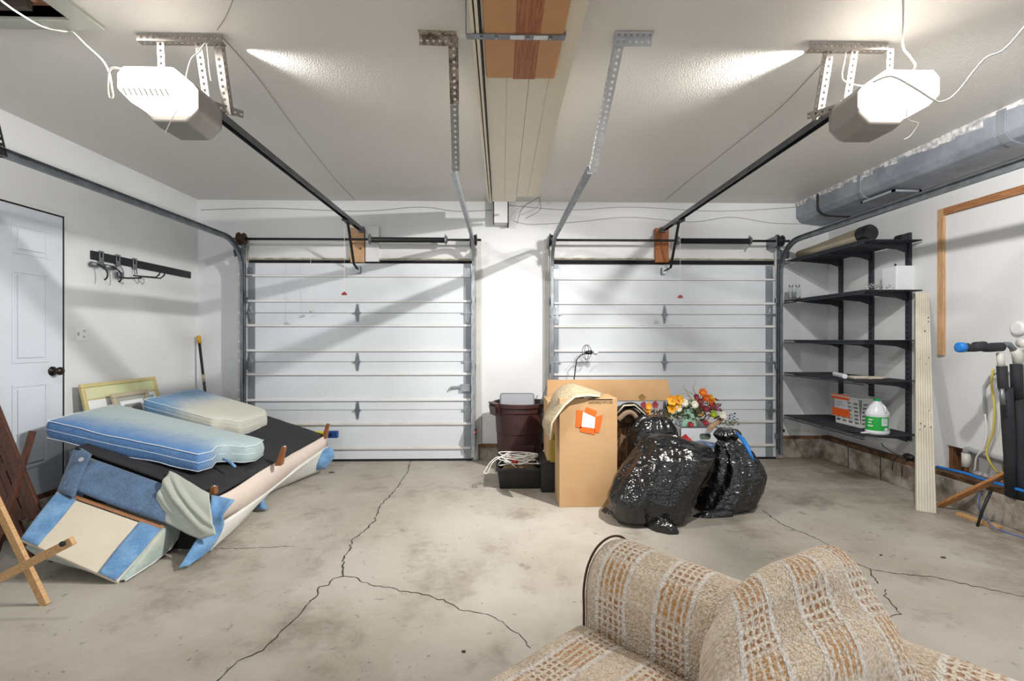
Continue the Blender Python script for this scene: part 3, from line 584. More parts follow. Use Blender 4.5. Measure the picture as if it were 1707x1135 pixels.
# ---- duct
prof = []; x0, x1 = PY(1333, 345, 5.1).x, XR; zb_ = PY(1333, 373, 5.1).z+.01
prof = [(x0, ZC), (x0, zb_+.07), (x0+.04, zb_+.02), (x0+.10, zb_), (x1-.05, zb_-.01), (x1, zb_+.03), (x1, ZC)]
dk = thing('air_duct', 'grey sealed air duct under the ceiling along the right wall', 'duct', ((x0+x1)/2, 3, zb_))
MB().prism([(x, WALL, z) for x, z in prof], (0, -(WALL-(-1.5)), 0)).build('duct_body', m_duct, dk, bevel=.01)
for (u, w) in ((1362, .03), (1430, .04), (1662, .06)):
    yy = PX(u, 330, x0).y; MB().prism([(x+(-.008 if x < x0+.12 else 0), yy, z-.008) for x, z in prof], (0, -w, 0)).build('collar', M('collar_metal', '9298A0', .4, .4, var=.2) if w > .03 else m_dark, dk, bevel=.003)
sm_ = MB(); y = WALL; r2 = random.Random(3)
while y > .5:
    L = r2.uniform(.05, .16); dz = r2.uniform(.02, .07); sm_.hexa([(x0-.006, y, ZC), (x0-.006, y-L, ZC), (x0-.001, y-L, ZC-dz), (x0-.001, y, ZC-dz*.8), (x0+.01, y, ZC), (x0+.01, y-L, ZC), (x0+.01, y-L, ZC-dz), (x0+.01, y, ZC-dz)]); y -= L*1.02
sm_.build('sealant', m_mastic, dk)
yy0 = PX(1500, 322, (x0+x1)/2).y; vx = (x0+x1)/2-.02
m = MB(); z = zb_-.012
for (q0, q1, q2, q3) in ((vx-.12, vx+.12, yy0-.10, yy0-.08), (vx-.12, vx+.12, yy0+.24, yy0+.26), (vx-.12, vx-.10, yy0-.1, yy0+.26), (vx+.1, vx+.12, yy0-.1, yy0+.26)): m.box(q0, q1, q2, q3, z-.012, z+.004)
for k in range(9): m.box(vx-.1, vx+.1, yy0-.075+k*.036, yy0-.070+k*.036, z-.010, z+.003)
m.build('register_grille', M('register_grey', '8F949A', .5), dk); MB().box(vx-.1, vx+.1, yy0-.08, yy0+.24, z+.003, z+.006).build('register_throat', m_hole, dk)
# ================================================================ LEFT SIDE
def XP(u, v, dx=0): return PX(u, v, XL+dx)
# wall rail with hooks
a = XP(152, 424, .01); b = XP(318, 459, .01); zr = (a.z+b.z)/2; hr = .034
wr = thing('wall_hanging_rail', 'long black tool rail screwed to the left wall', 'rail', (XL, a.y, zr-hr))
MB().box(XL, XL+.014, a.y, b.y, zr-hr, zr+hr).build('rail', m_black, wr, bevel=.003)
ly = XP(194, 430).y
def hook_clip(root, y):
    m = MB(); m.box(XL+.015, XL+.022, y-.022, y-.012, zr-.05, zr+.045).box(XL+.015, XL+.022, y+.012, y+.022, zr-.05, zr+.045).box(XL+.015, XL+.024, y-.022, y+.022, zr+.03, zr+.045).box(XL+.015, XL+.024, y-.022, y+.022, zr-.05, zr-.025)
    m.box(XL+.015, XL+.026, y-.012, y+.012, zr-.025, zr-.01); m.build('clip', m_galvd, root, bevel=.002)
def tub(root, nm, pts, r, mat): MB().tube(pts, r, 8).build(nm, mat, root, smooth=True)
y1, y2, y3 = [XP(u, 430).y for u in (165, 193, 221)]
h1 = thing('double_tool_hook', 'steel double hook with two curved black prongs, nearest the house door on the rail', 'hook', (XL+.02, y1, zr-.15))
hook_clip(h1, y1); tub(h1, 'stem', [(XL+.02, y1-.012, zr-.04), (XL+.03, y1-.012, zr-.075), (XL+.03, y1+.012, zr-.075), (XL+.02, y1+.012, zr-.04)], .004, m_galvd)
MB().tube([(XL+.03, y1-.11, zr-.075), (XL+.03, y1-.02, zr-.075)], .019, 10).tube([(XL+.03, y1+.02, zr-.075), (XL+.03, y1+.11, zr-.075)], .019, 10).tube([(XL+.03, y1-.02, zr-.075), (XL+.03, y1+.02, zr-.075)], .007, 8).build('roller_grip', m_galvd, h1, smooth=True)
for s in (-1, 1):
    tub(h1, 'prong', [(XL+.03+.06*math.sin(q)+.02*q, y1+s*.07, zr-.115+.045*math.cos(q)-.012*q) for q in [k*.33 for k in range(10)]], .006, m_black)
h2 = thing('cradle_hook', 'steel box-shaped cradle hook, middle of the three on the rail', 'hook', (XL+.02, y2, zr-.15))
hook_clip(h2, y2); tub(h2, 'stem', [(XL+.02, y2-.015, zr-.04), (XL+.03, y2-.03, zr-.07), (XL+.03, y2-.04, zr-.09), (XL+.03, y2-.04, zr-.15), (XL+.03, y2+.04, zr-.15), (XL+.03, y2+.04, zr-.09), (XL+.03, y2+.03, zr-.07), (XL+.02, y2+.015, zr-.04)], .005, m_galvd)
MB().box(XL+.02, XL+.05, y2-.03, y2+.03, zr-.145, zr-.10).build('cradle', m_galvd, h2, bevel=.008)
tub(h2, 'prong', [(XL+.03, y2, zr-.145), (XL+.10, y2, zr-.152), (XL+.20, y2, zr-.150), (XL+.225, y2, zr-.135)], .007, m_black)
h3 = thing('long_prong_hook', 'steel hook with a long black upturned prong, furthest from the house door', 'hook', (XL+.02, y3, zr-.15))
hook_clip(h3, y3); tub(h3, 'stem', [(XL+.02, y3-.012, zr-.04), (XL+.03, y3-.014, zr-.09), (XL+.03, y3+.014, zr-.09), (XL+.02, y3+.012, zr-.04)], .004, m_galvd)
tub(h3, 'prong', [(XL+.03, y3-.03, zr-.11), (XL+.22, y3-.03, zr-.125), (XL+.25, y3-.03, zr-.10), (XL+.26, y3-.03, zr-.07), (XL+.26, y3+.03, zr-.07), (XL+.25, y3+.03, zr-.10), (XL+.22, y3+.03, zr-.125), (XL+.03, y3+.03, zr-.11)], .006, m_black)
# outlet plate
a = XP(124.5, 545); b = XP(144, 568)
op = thing('outlet_plate', 'white double outlet and switch plate on the left wall', 'outlet', (XL, (a.y+b.y)/2, b.z))
MB().box(XL, XL+.006, a.y, b.y, b.z, a.z).build('plate', m_white, op, bevel=.002)
zc = (a.z+b.z)/2; yq = a.y+(b.y-a.y)*.72
for dz in (.022, -.022): MB().box(XL+.006, XL+.009, yq-.016, yq+.016, zc+dz-.014, zc+dz+.014).build('socket', m_white, op); MB().box(XL+.009, XL+.0095, yq-.008, yq-.004, zc+dz-.006, zc+dz+.008).box(XL+.009, XL+.0095, yq+.004, yq+.008, zc+dz-.006, zc+dz+.008).build('slot', m_hole, op)
MB().box(XL+.006, XL+.016, yq-.058, yq-.048, zc-.012, zc+.012).build('toggle', m_lgrey, op)
# picture frames leaning on the left wall
def leaning_frame(name, label, y0, y1, ztop, xb, xt, fw, band, matm, fmat, inner, zbot=.0):
    root = thing(name, label, 'picture frame', (xb, (y0+y1)/2, zbot))
    B = Vector((xb, y0, zbot)); up = Vector((xt-xb, 0, ztop-zbot)); L = up.length; up.normalize(); sd = Vector((0, 1, 0)); nr = Vector((up.z, 0, -up.x)); Wd = y1-y0
    def pl(s0, s1, t0, t1, d0, d1): return MB().slab([B+sd*s0+up*t0+nr*d0, B+sd*s1+up*t0+nr*d0, B+sd*s1+up*t1+nr*d0, B+sd*s0+up*t1+nr*d0], nr*(d1-d0))
    for (q) in ((0, Wd, L-fw, L), (0, Wd, 0, fw), (0, fw, fw, L-fw), (Wd-fw, Wd, fw, L-fw)): pl(*q, 0, .024).build('moulding', fmat, root, bevel=.004)
    pl(fw, Wd-fw, fw, L-fw, .002, .008).build('mat', matm, root)
    if band: pl(fw, Wd-fw, L-fw-band, L-fw, .008, .013).build('top_band', M('pale_lime_band', 'CCC9A6', .6, col2='C2CC98', vs=1.2), root)
    for (s0, s1, t0, t1, mm, nm) in inner(Wd, L): pl(s0, s1, t0, t1, .008, .010).build(nm, mm, root)
    return root
ya = XP(128, 640, .05).y; yb = XP(254, 630, .05).y; zt_ = XP(254, 628, .05).z
leaning_frame('picture_frame', 'large gilt picture frame with white mat and small teal prints, leaning on the left wall', ya, yb, zt_, XL+.26, XL+.056, .03, .085, m_mat, m_gold,
    lambda Wd, L: [(.10, .24, L-.42, L-.22, m_teal, 'print'), (Wd-.17, Wd-.06, L-.44, L-.16, m_teal, 'print'), (.03, Wd-.03, L-.13, L-.118, m_gold, 'fillet')])
ya = XP(170, 660, .14).y; yb = XP(232, 652, .14).y; z2 = XP(232, 651, .14).z
leaning_frame('small_picture_frame', 'small champagne picture frame propped in front of the large gilt frame', ya+.08, yb+.08, z2, XL+.385, XL+.13, .035, 0, m_sheet, m_champ,
    lambda Wd, L: [(.07, Wd-.07, L-.30, L-.07, m_mat, 'print'), (.10, Wd-.10, L-.28, L-.10, m_sheet, 'print')], zbot=0)
# pole in the corner
a = PY(331, 560, 5.10); d = PY(342, 655, 5.06)-a; fl = a+d*(a.z/-d.z)
po = thing('broom_handle', 'black pole with a mustard cap leaning in the back left corner', 'pole', fl)
k = lambda z: a+d*((a.z-z)/-d.z)
MB().tube([k(0), k(a.z)], .013, 12).build('shaft', m_blk, po, smooth=True); MB().tube([k(a.z-.075), k(a.z), k(a.z+.004)], [.019, .019, .012], 12).build('cap', m_brass, po, smooth=True)
MB().tube([k(.92), k(.845)], .0145, 12).build('paper_band', m_wheat, po, smooth=True)
# ---------------------------------------------------------------- the upturned denim sofa
S = PY
sofa = thing('upturned_sofa', 'denim sofa lying upside down, black underside and wooden feet up, by the left wall', 'sofa', (-2.25, 3.6, 0))
NR, NL, FRr, FL = Vector((-1.79, 3.03, .30)), Vector((-2.70, 3.10, .60)), Vector(S(540, 725, 4.75)), Vector((-2.70, 4.78, .66))
def sag(a, b):
    p = NL.lerp(NR, b).lerp(FL.lerp(FRr, b), a); p.z += -.018*math.sin(math.pi*a)*math.sin(math.pi*b)+.006*noise.noise(p*7); return p
MB().grid(sag, 22, 14).build('dust_cover', m_dust, sofa, smooth=True, solid=.012)
dn = Vector((0, 0, -.02)); ins = .03
body = [NR+Vector((-.03, .05, -.02)), NL+Vector((.03, .05, -.02)), FL+Vector((.03, -.03, -.02)), FRr+Vector((-.05, -.03, -.02))]
bot = [Vector((-1.86, 2.98, .004)), Vector((-2.62, 3.05, .004)), Vector((-2.62, 4.7, .02)), Vector((-1.93, 4.6, .02))]
MB().hexa(bot+body).build('frame_body', M('cavity_shade', '151311', .95), sofa)  # near-black colour stands in for the shade inside the upturned sofa
MB().hexa([Vector((-2.66, 3.15, 0)), Vector((-2.80, 3.15, 0)), Vector((-2.80, 4.75, 0)), Vector((-2.66, 4.75, 0)), Vector((-2.66, 3.12, .56)), Vector((-2.76, 3.12, .58)), Vector((-2.76, 4.78, .62)), Vector((-2.66, 4.78, .60))]).build('back_panel', m_dend, sofa, bevel=.02)
top = [S(544, 725, 4.75), S(500, 749, 4.25), S(452, 774, 3.75), S(393, 813, 3.22), S(363, 829, 3.02)]
low = [S(546, 742, 4.73), S(505, 772, 4.25), S(472, 798, 3.95), S(418, 838, 3.40), S(348, 881, 2.96)]
MB().patch([top, low], 3, 30).build('front_rail', m_pinkb, sofa, smooth=True, solid=.016)
up2 = [S(546, 743, 4.70), S(505, 773, 4.22), S(472, 799, 3.93), S(418, 839, 3.38), S(362, 876, 2.98)]
mid = [S(541, 765, 4.66), S(492, 790, 4.2), S(458, 812, 3.85), S(409, 857, 3.34), S(356, 897, 2.95)]
lo2 = [S(533, 785, 4.66), S(490, 802, 4.32), S(445, 823, 4.0), S(398, 874, 3.36), S(349, 918, 2.93)]
for q in lo2: q.z = max(q.z, .012)
MB().patch([up2, mid, lo2], 8, 30).build('ticking', m_offw, sofa, smooth=True, solid=.02)
def leg(u0, v0, u1, v1, Y, w=.024):
    a = S(u0, v0, Y); b = S(u1, v1, Y); m = MB(); t = (b-a)
    m.hexa([a+Vector((sx*w, sy*w, -.02)) for sx, sy in ((-1,-1),(1,-1),(1,1),(-1,1))]+[b+Vector((sx*w*.62, sy*w*.62, 0)) for sx, sy in ((-1,-1),(1,-1),(1,1),(-1,1))])
    o = m.build('leg', m_leg, sofa, bevel=.006); MB().lathe([(.001, -.001), (.012, 0), (.010, .004), (.001, .006)], b, 12).build('glide', m_galv, o)
leg(541, 727, 547, 706, 4.70); leg(465, 771, 474, 744, 3.72, .026); leg(355, 826, 357, 810, 3.08, .026)
# near arm: cream panel with denim borders, wood strip, dark inner side, roll
TL, TR, BR, BL = S(94, 822, 2.90), S(268, 883, 2.85), S(196, 968, 2.57), S(35, 899, 2.60)
BR.z = .012
lerp = lambda a, b, t: a.lerp(b, t)
nn = (TR-TL).cross(BL-TL).normalized(); nn = nn if nn.y < 0 else -nn
MB().slab([TL, TR, BR, BL], -nn*.02).build('arm_panel', m_canvas, sofa, bevel=.004)
for (p, q, nm) in ((0, .19, 'denim_border'), (.80, 1.0, 'denim_border')):
    MB().patch([[lerp(TL, TR, p)+nn*.004, lerp(TL, TR, (p+q)/2)+nn*.010, lerp(TL, TR, q)+nn*.004], [lerp(lerp(TL, TR, p), lerp(BL, BR, p), .5)+nn*.012, lerp(lerp(TL, TR, (p+q)/2), lerp(BL, BR, (p+q)/2), .5)+nn*.014, lerp(lerp(TL, TR, q), lerp(BL, BR, q), .5)+nn*.006], [lerp(BL, BR, p)+nn*.006, lerp(BL, BR, (p+q)/2)+nn*.006, lerp(BL, BR, q-.02)+nn*.004]], 14, 8).build(nm, m_den, sofa, smooth=True, solid=.006)
dTL, dTR = S(150, 764, 3.10), S(284, 812, 3.06)
wu = Vector((0, 0, .006))
MB().slab([TL+wu, TR+wu, TR+wu*1.5+Vector((0, .02, 0)), TL+wu*1.5+Vector((0, .02, 0))], (0, .015, 0)).build('tack_strip', M('raw_strip_wood', 'A0714E', .7, var=.2, vs=20), sofa)
MB().patch([[dTL, lerp(dTL, dTR, .5), dTR], [lerp(dTL, TL, .5)+Vector((0, .02, .02)), lerp(lerp(dTL, dTR, .5), lerp(TL, TR, .5), .5)+Vector((0, .02, .02)), lerp(dTR, TR, .5)+Vector((0, .02, .02))], [TL+Vector((.03, .03, .03)), lerp(TL, TR, .5)+Vector((0, .03, .03)), TR+Vector((0, .03, .03))]], 10, 10).build('arm_side', m_dend, sofa, smooth=True, solid=.02)
MB().patch([[S(126, 744, 3.13), S(140, 749, 3.10), S(153, 757, 3.08)], [S(110, 783, 3.03), S(124, 787, 3.00), S(138, 790, 3.0)], [S(95, 820, 2.92), S(109, 824, 2.88), S(124, 829, 2.87)]], 10, 6).build('denim_strap', m_dend, sofa, smooth=True, solid=.008)
sp_ = S(135, 766, 3.03); MB().lathe([(.002, .004), (.012, .004), (.014, 0), (.002, -.002)], sp_, 14, (.2, -1, .3)).build('snap', m_lgrey, sofa)
prof_r = [(0, 0), (.06, -.035), (.19, -.04), (.33, -.0), (.40, .07), (.39, .16), (.30, .17)]   # (dy, z) from BR towards the back
def rollsec(p, zoff): return [(p.x, p.y+dy, max(.004, p.z+zz+zoff)) for dy, zz in prof_r]
sr = [(p[0]+.035, p[1], p[2]) for p in [(BR.x, BR.y+dy, z) for dy, z in ((.0, .002), (.08, -.01), (.22, -.01), (.38, .02), (.48, .09), (.48, .19), (.30, .17))]]
sl = [(BL.x, BL.y+dy, z) for dy, z in ((.0, .19), (.08, .10), (.2, .06), (.33, .08), (.40, .17), (.40, .30), (.30, .345))]
vs = sr+[tuple(Vector(a_).lerp(Vector(b_), .5)-Vector((0, 0, .02 if k in (1, 2, 3) else 0))) for k, (a_, b_) in enumerate(zip(sr, sl))]+sl
vs = [(x_, y_, max(.002, z_)) for x_, y_, z_ in vs]
MB().add(vs, [(i*7+k, i*7+(k+1) % 7, (i+1)*7+(k+1) % 7, (i+1)*7+k) for i in range(2) for k in range(7)]+[tuple(range(7)), tuple(range(14, 21))]).build('arm_roll', denim_mat('pale_washed_denim', '93A6A0', 'B4B7A8'), sofa, remesh=.014, sm=6)
MB().tube([Vector((p[0]-.004, p[1]+(.01 if i < 2 else -.012), max(.012, p[2]+.012))) for i, p in enumerate(sr[:6])], .003, 6).build('piping', m_stitch, sofa, smooth=True)
def flapfn(a, b):
    top = [S(287, 787, 3.14), S(351, 825, 3.02)]; bot_ = [S(250, 860, 2.95), S(351, 876, 2.87)]; mid_ = [S(268, 822, 3.0), S(352, 850, 2.90)]
    e = lambda P, t: P[0].lerp(P[1], t); p = (e(top, b)*(1-a)**2+e(mid_, b)*2*a*(1-a)+e(bot_, b)*a*a); low_ = S(322, 903, 2.84)
    p += (low_-S(300, 868, 2.90))*(a**2*max(0, 1-abs(b-.68)/.68))*.85
    q = a*1.2-b; p += Vector((0, -1, .35))*(.030*math.exp(-((q-.25)/.10)**2)+.022*math.exp(-((q+.02)/.07)**2)+.016*math.exp(-((q-.62)/.08)**2))*math.sin(math.pi*min(1, a*.9+.1))
    return p+Vector((.006, -.022, .014))+Vector((0, -1, 0))*noise.noise(p*9)*.010
MB().grid(flapfn, 30, 34).build('loose_flap', m_denf, sofa, smooth=True, solid=.010)
MB().patch([[S(352, 826, 3.01), S(372, 829, 3.0), S(391, 833, 2.975)], [S(350, 850, 2.90), S(360, 858, 2.93), S(372, 858, 2.93)], [S(337, 884, 2.89), S(352, 882, 2.92), S(373, 876, 2.96)], [S(318, 915, 2.79), S(335, 912, 2.82), S(352, 914, 2.90)], [S(298, 947, 2.70), S(303, 945, 2.71), S(314, 943, 2.73)]], 24, 8).build('denim_hem', m_den, sofa, smooth=True, solid=.010)
MB().tube([S(508, 775, 4.62), S(522, 772, 4.6), S(536, 768, 4.6), S(548, 756, 4.62), S(552, 748, 4.66)], [.05, .075, .085, .07, .03], 10).build('denim_tie', m_den, sofa, remesh=.012, sm=3)
MB().patch([[S(428, 826, 3.72), S(440, 822, 3.74), S(446, 824, 3.75)], [S(424, 838, 3.70), S(437, 836, 3.62), S(440, 835, 3.70)], [S(420, 847, 3.66), S(436, 848, 3.60), S(447, 849, 3.64)]], 10, 8).build('denim_scrap', m_den, sofa, smooth=True, solid=.008)
MB().box(-2.68, -1.86, 4.72, 5.0, 0, .28).build('far_arm', m_dend, sofa, bevel=.04)
def cushion(name, label, poly, zb, th, mat, ax):
    n = len(poly); cx = sum(p[0] for p in poly)/n; cy = sum(p[1] for p in poly)/n
    root = thing(name, label, 'cushion', (cx, cy, zb(cx)))
    def ring(k, h, mn=0): return [(cx+(x-cx)*k, cy+(y-cy)*k, zb(cx+(x-cx)*k)+h) for x, y in poly]
    # densify the outline
    D = []
    for (x0_, y0_), (x1_, y1_) in zip(poly, poly[1:]+poly[:1]):
        m_ = max(1, int(math.hypot(x1_-x0_, y1_-y0_)/.06))
        D += [(x0_+(x1_-x0_)*i/m_, y0_+(y1_-y0_)*i/m_) for i in range(m_)]
    poly2 = D
    def ring2(k, h, wob=0): return [Vector((cx+(x-cx)*k, cy+(y-cy)*k, zb(cx+(x-cx)*k)+h+wob*noise.noise(Vector((x*6, y*6, h*9))))) for x, y in poly2]
    rings = [ring2(.80, .0), ring2(.96, .004, .01), ring2(.995, .03, .012), ring2(1.005, th*.5), ring2(.998, th-.03, .010), ring2(.975, th, .006), ring2(.85, th+.016), ring2(.5, th+.026)]
    N = len(poly2); vs = [p for r in rings for p in r]
    fs = [(i*N+k, i*N+(k+1) % N, (i+1)*N+(k+1) % N, (i+1)*N+k) for i in range(len(rings)-1) for k in range(N)]+[tuple(range(N))[::-1], tuple(range((len(rings)-1)*N, len(rings)*N))]
    MB().add(vs, fs).build('cover', mat, root, remesh=.016, sm=3)
    for r, w in ((ring2(.983, .016, .010), .0022), (ring2(.984, th-.008, .008), .0028)): MB().tube(r+[r[0]], w, 6, caps=False).build('stitching', m_stitch, root, smooth=True)
    r = ring2(1.001, th*.55, .004); i1 = int(len(r)*.42); MB().tube(r[:i1], .0018, 6).build('zip_seam', m_stitch, root, smooth=True)
    return root
c1 = cushion('seat_cushion', 'blue denim seat cushion, sun-faded on top, nearer of the two on the sofa', [(-2.98,3.2),(-2.5,3.19),(-1.99,3.2),(-1.97,3.32),(-2.0,3.42),(-1.96,3.50),(-1.86,3.54),(-1.83,3.62),(-1.85,3.80),(-3.08,3.86)], lambda x: .40+.23*(-1.98-x), .135, denim_mat('sunfaded_denim', '356DA6', '9DB0B2', 1, -.31, .10), 1)
c2 = cushion('seat_cushion', 'pale faded denim seat cushion behind the blue one, towards the garage door', [(-2.92,3.98),(-2.37,3.98),(-2.33,4.04),(-2.20,4.10),(-2.19,4.55),(-2.27,4.68),(-2.97,4.70)], lambda x: .475+.29*(-2.25-x), .135, denim_mat('pale_denim', '4F82AC', 'BDBDAE', 0, -.38, -.02), 0)
tag(MB().tube([S(372, 765, 3.4), S(380, 768, 3.38), S(386, 772, 3.36), S(392, 778, 3.34)], .010, 6).build('denim_strip', m_den, smooth=True), 'short loose denim strip hanging from under the nearer cushion', 'strap')
lv = thing('spirit_level', 'long yellow level with a dark blue end behind the sofa\'s far corner', 'level', S(530, 722, 4.98))
a = S(470, 700, 4.96); b = S(545, 727, 4.96); b.z = .285; a.z = .345
MB().box(a.x, b.x, 4.93, 4.97, b.z, a.z).build('level_body', m_yellow, lv, bevel=.003); c = S(564, 727, 4.96); MB().box(b.x, c.x, 4.925, 4.975, b.z-.004, a.z+.004).build('end_cap', m_dblue, lv, bevel=.003)
MB().box(b.x+.04, b.x+.06, 4.918, 4.926, .30, .33).build('hang_hole', m_hole, lv)
# ---------------------------------------------------------------- crossed pine stand and dark wooden chair at the left edge
st = thing('folding_wooden_stand', 'crossed pine legs of a folding stand at the lower left edge', 'stand', PZ(78, 1010, 0))
f0 = PZ(76, 1008, 0); A1 = S(-40, 765, 2.36); d = (A1-f0); 
MB().bar(f0+Vector((0, 0, .0)), f0+d*1.05, .036, .022, (1, 0, 0)).build('leg', m_pine, st, bevel=.003)
e1 = S(122, 901, 2.25); e0 = S(-70, 1000, 2.25); MB().bar(e0, e1, .022, .038, (0, 1, 0)).build('crossbar', m_pine, st, bevel=.002)
q = S(105, 906, 2.235); MB().lathe([(.004, 0), (.012, 0), (.012, .008), (.004, .012)], q, 10, (0, -1, 0)).build('bolt', m_dark, st)
e2 = e0+Vector((-.25, 0, -.0)); MB().bar(Vector((e0.x-.0, 2.36, 0)), Vector((e0.x+.02, 2.28, .75)), .036, .022, (1, 0, 0)).build('leg', m_pine, st, bevel=.003)
ch = thing('wooden_folding_chair', 'dark brown slatted wooden folding chair leaning by the house door', 'chair', (-3.02, 2.95, 0))
cc = lambda u, v, y=3.02: S(u, v, y)
B0 = cc(60, 852, 2.9); T0 = cc(-25, 640, 3.05); dd = (T0-B0); k0 = B0+dd*(-B0.z/dd.z)
MB().bar(k0, T0, .055, .022, (1, 0, 0)).build('side_rail', m_brownw, ch, bevel=.003)
off = Vector((-.17, .02, 0)); MB().bar(k0+off, T0+off, .055, .022, (1, 0, 0)).build('side_rail', m_brownw, ch, bevel=.003)
for z in (.26, .52, .85):
    t_ = (z-k0.z)/(T0.z-k0.z); p = k0+(T0-k0)*t_; MB().bar(p+off*1.25, p-off*.1, .022, .045, (0, 1, 0)).build('slat', m_brownw, ch, bevel=.002)
for s in (.33, .66):
    MB().bar(k0+off*s+(T0-k0)*.22, k0+off*s+(T0-k0)*.8, .035, .014, (1, 0, 0)).build('back_slat', m_brownw, ch, bevel=.002)
MB().bar(k0+Vector((-.25, -.12, 0)), k0+off+Vector((-.0, .02, .75)), .03, .022, (1, 0, 0)).build('rear_leg', m_brownw, ch, bevel=.002)
# ================================================================ MIDDLE PILE
def bag(name, label, sl, extra=None, seed=0, wr_=.022):
    # sl: (z, xc, rx, yc, ry)
    n = 72; m = 56; zs = [s[0] for s in sl]
    def at_(z):
        for a_, b_ in zip(sl, sl[1:]):
            if z <= b_[0]: t_ = (z-a_[0])/(b_[0]-a_[0]); t_ = t_*t_*(3-2*t_)*.5+t_*.5; return [p+(q_-p)*t_ for p, q_ in zip(a_, b_)]
        return sl[-1]
    vs = []; sv = Vector((seed*3.1, seed*1.7, 0)); 
    for i in range(m):
        t_ = i/(m-1); z = zs[0]+(zs[-1]-zs[0])*t_; _, xc, rx, yc, ry = at_(z)
        for k in range(n):
            q = 2*math.pi*k/n; c_, s_ = math.cos(q), math.sin(q); d_ = Vector((c_, s_, 0))
            sup = (abs(c_)**2.5+abs(s_)**2.5)**(-1/2.5)
            big = noise.noise(Vector((c_*1.3, s_*1.3, z*3))+sv)*.055
            fold = (abs(noise.noise(Vector((c_*3.2, s_*3.2, z*2.0))+sv*2)))*wr_*1.8
            top = max(0, (t_-.72)/.28); pl = math.sin(q*13+z*9+seed)*.014*top+math.sin(q*7-z*5)*.012*top
            r_k = sup*(1+big*3*min(1, rx*3)-fold/max(rx, .08)*.8)+pl/max(rx, .05)*.5
            vs.append(Vector((xc+c_*rx*r_k, yc+s_*ry*r_k, max(.003, z+(noise.noise(Vector((c_*2, s_*2, z*4))+sv)*.02 if 0 < i < m-1 else 0)))))
    fs = [(i*n+k, i*n+(k+1) % n, (i+1)*n+(k+1) % n, (i+1)*n+k) for i in range(m-1) for k in range(n)]+[tuple(range(n))[::-1], tuple(range((m-1)*n, m*n))]
    z0 = sl[0]; root = thing(name, label, 'trash bag', (z0[1], z0[3], 0)); MB().add(vs, fs).build('bag_body', m_bag, root, smooth=True, sub=1)
    return root
def slc(rows, Yc, ryk):   # rows of (v, uL, uR): the widths seen at the bag's middle distance
    out = []
    for i, (v, a_, b_) in enumerate(rows):
        y = Yc[i] if isinstance(Yc, (list, tuple)) else Yc; p = S(a_, v, y); q = S(b_, v, y); out.append((p.z, (p.x+q.x)/2, (q.x-p.x)/2, y, (q.x-p.x)/2*ryk))
    return out
A = slc([(860,1040,1130),(850,1015,1148),(825,1016,1160),(800,1026,1168),(775,1040,1178),(755,1052,1185),(742,1062,1176),(730,1070,1140),(723,1080,1110)], [3.45,3.45,3.45,3.46,3.48,3.50,3.52,3.53,3.54], .82)
A[0] = (.003,)+A[0][1:]; A[1] = (.035,)+A[1][1:]
bgA = bag('trash_bag', 'largest full black trash bag, in front leaning against its neighbour', A, seed=1, wr_=.03)
MB().tube([S(1090, 868, 3.32), S(1105, 878, 3.22), S(1120, 884, 3.17), S(1132, 890, 3.15)], [.09, .075, .05, .015], 14).build('bag_corner', m_bag, bgA, remesh=.012, sm=4)
B = slc([(842,1160,1245),(836,1153,1258),(812,1166,1268),(790,1178,1272),(771,1186,1268),(752,1192,1255),(740,1192,1238),(733,1197,1227),(724,1189,1236),(714,1196,1226)], 3.66, .85)
B[0] = (.003,)+B[0][1:]
bgB = bag('trash_bag', 'gathered black trash bag on the right with a blue tie', B, seed=4, wr_=.03)
MB().tube([S(1228, 722, 3.55), S(1238, 732, 3.48), S(1246, 745, 3.42), S(1251, 757, 3.38), S(1256, 768, 3.37)], [.009, .015, .016, .012, .005], 8).build('blue_tie', m_blue, bgB, smooth=True)
MB().tube([S(1148, 868, 3.46), S(1175, 862, 3.46), S(1215, 856, 3.50)], [.02, .05, .06], 12).build('bag_corner', m_bag, bgB, remesh=.012, sm=3)
Cc = slc([(880,1044,1120),(800,1040,1128),(760,1038,1130),(735,1040,1130),(715,1046,1126),(700,1058,1118),(692,1072,1108)], 3.93, .8); Cc[0] = (.003,)+Cc[0][1:]; 
Cc[1] = (.11,)+Cc[1][1:]
bag('trash_bag', 'black trash bag at the back, half hidden behind the largest one', Cc, seed=8)
MBx = MB().tube([S(1006, 850, 3.60), S(1014, 856, 3.56), S(1030, 858, 3.53)], [.03, .05, .04], 12); MBx.build('bag_corner', m_bag, bgA, remesh=.012, sm=3)
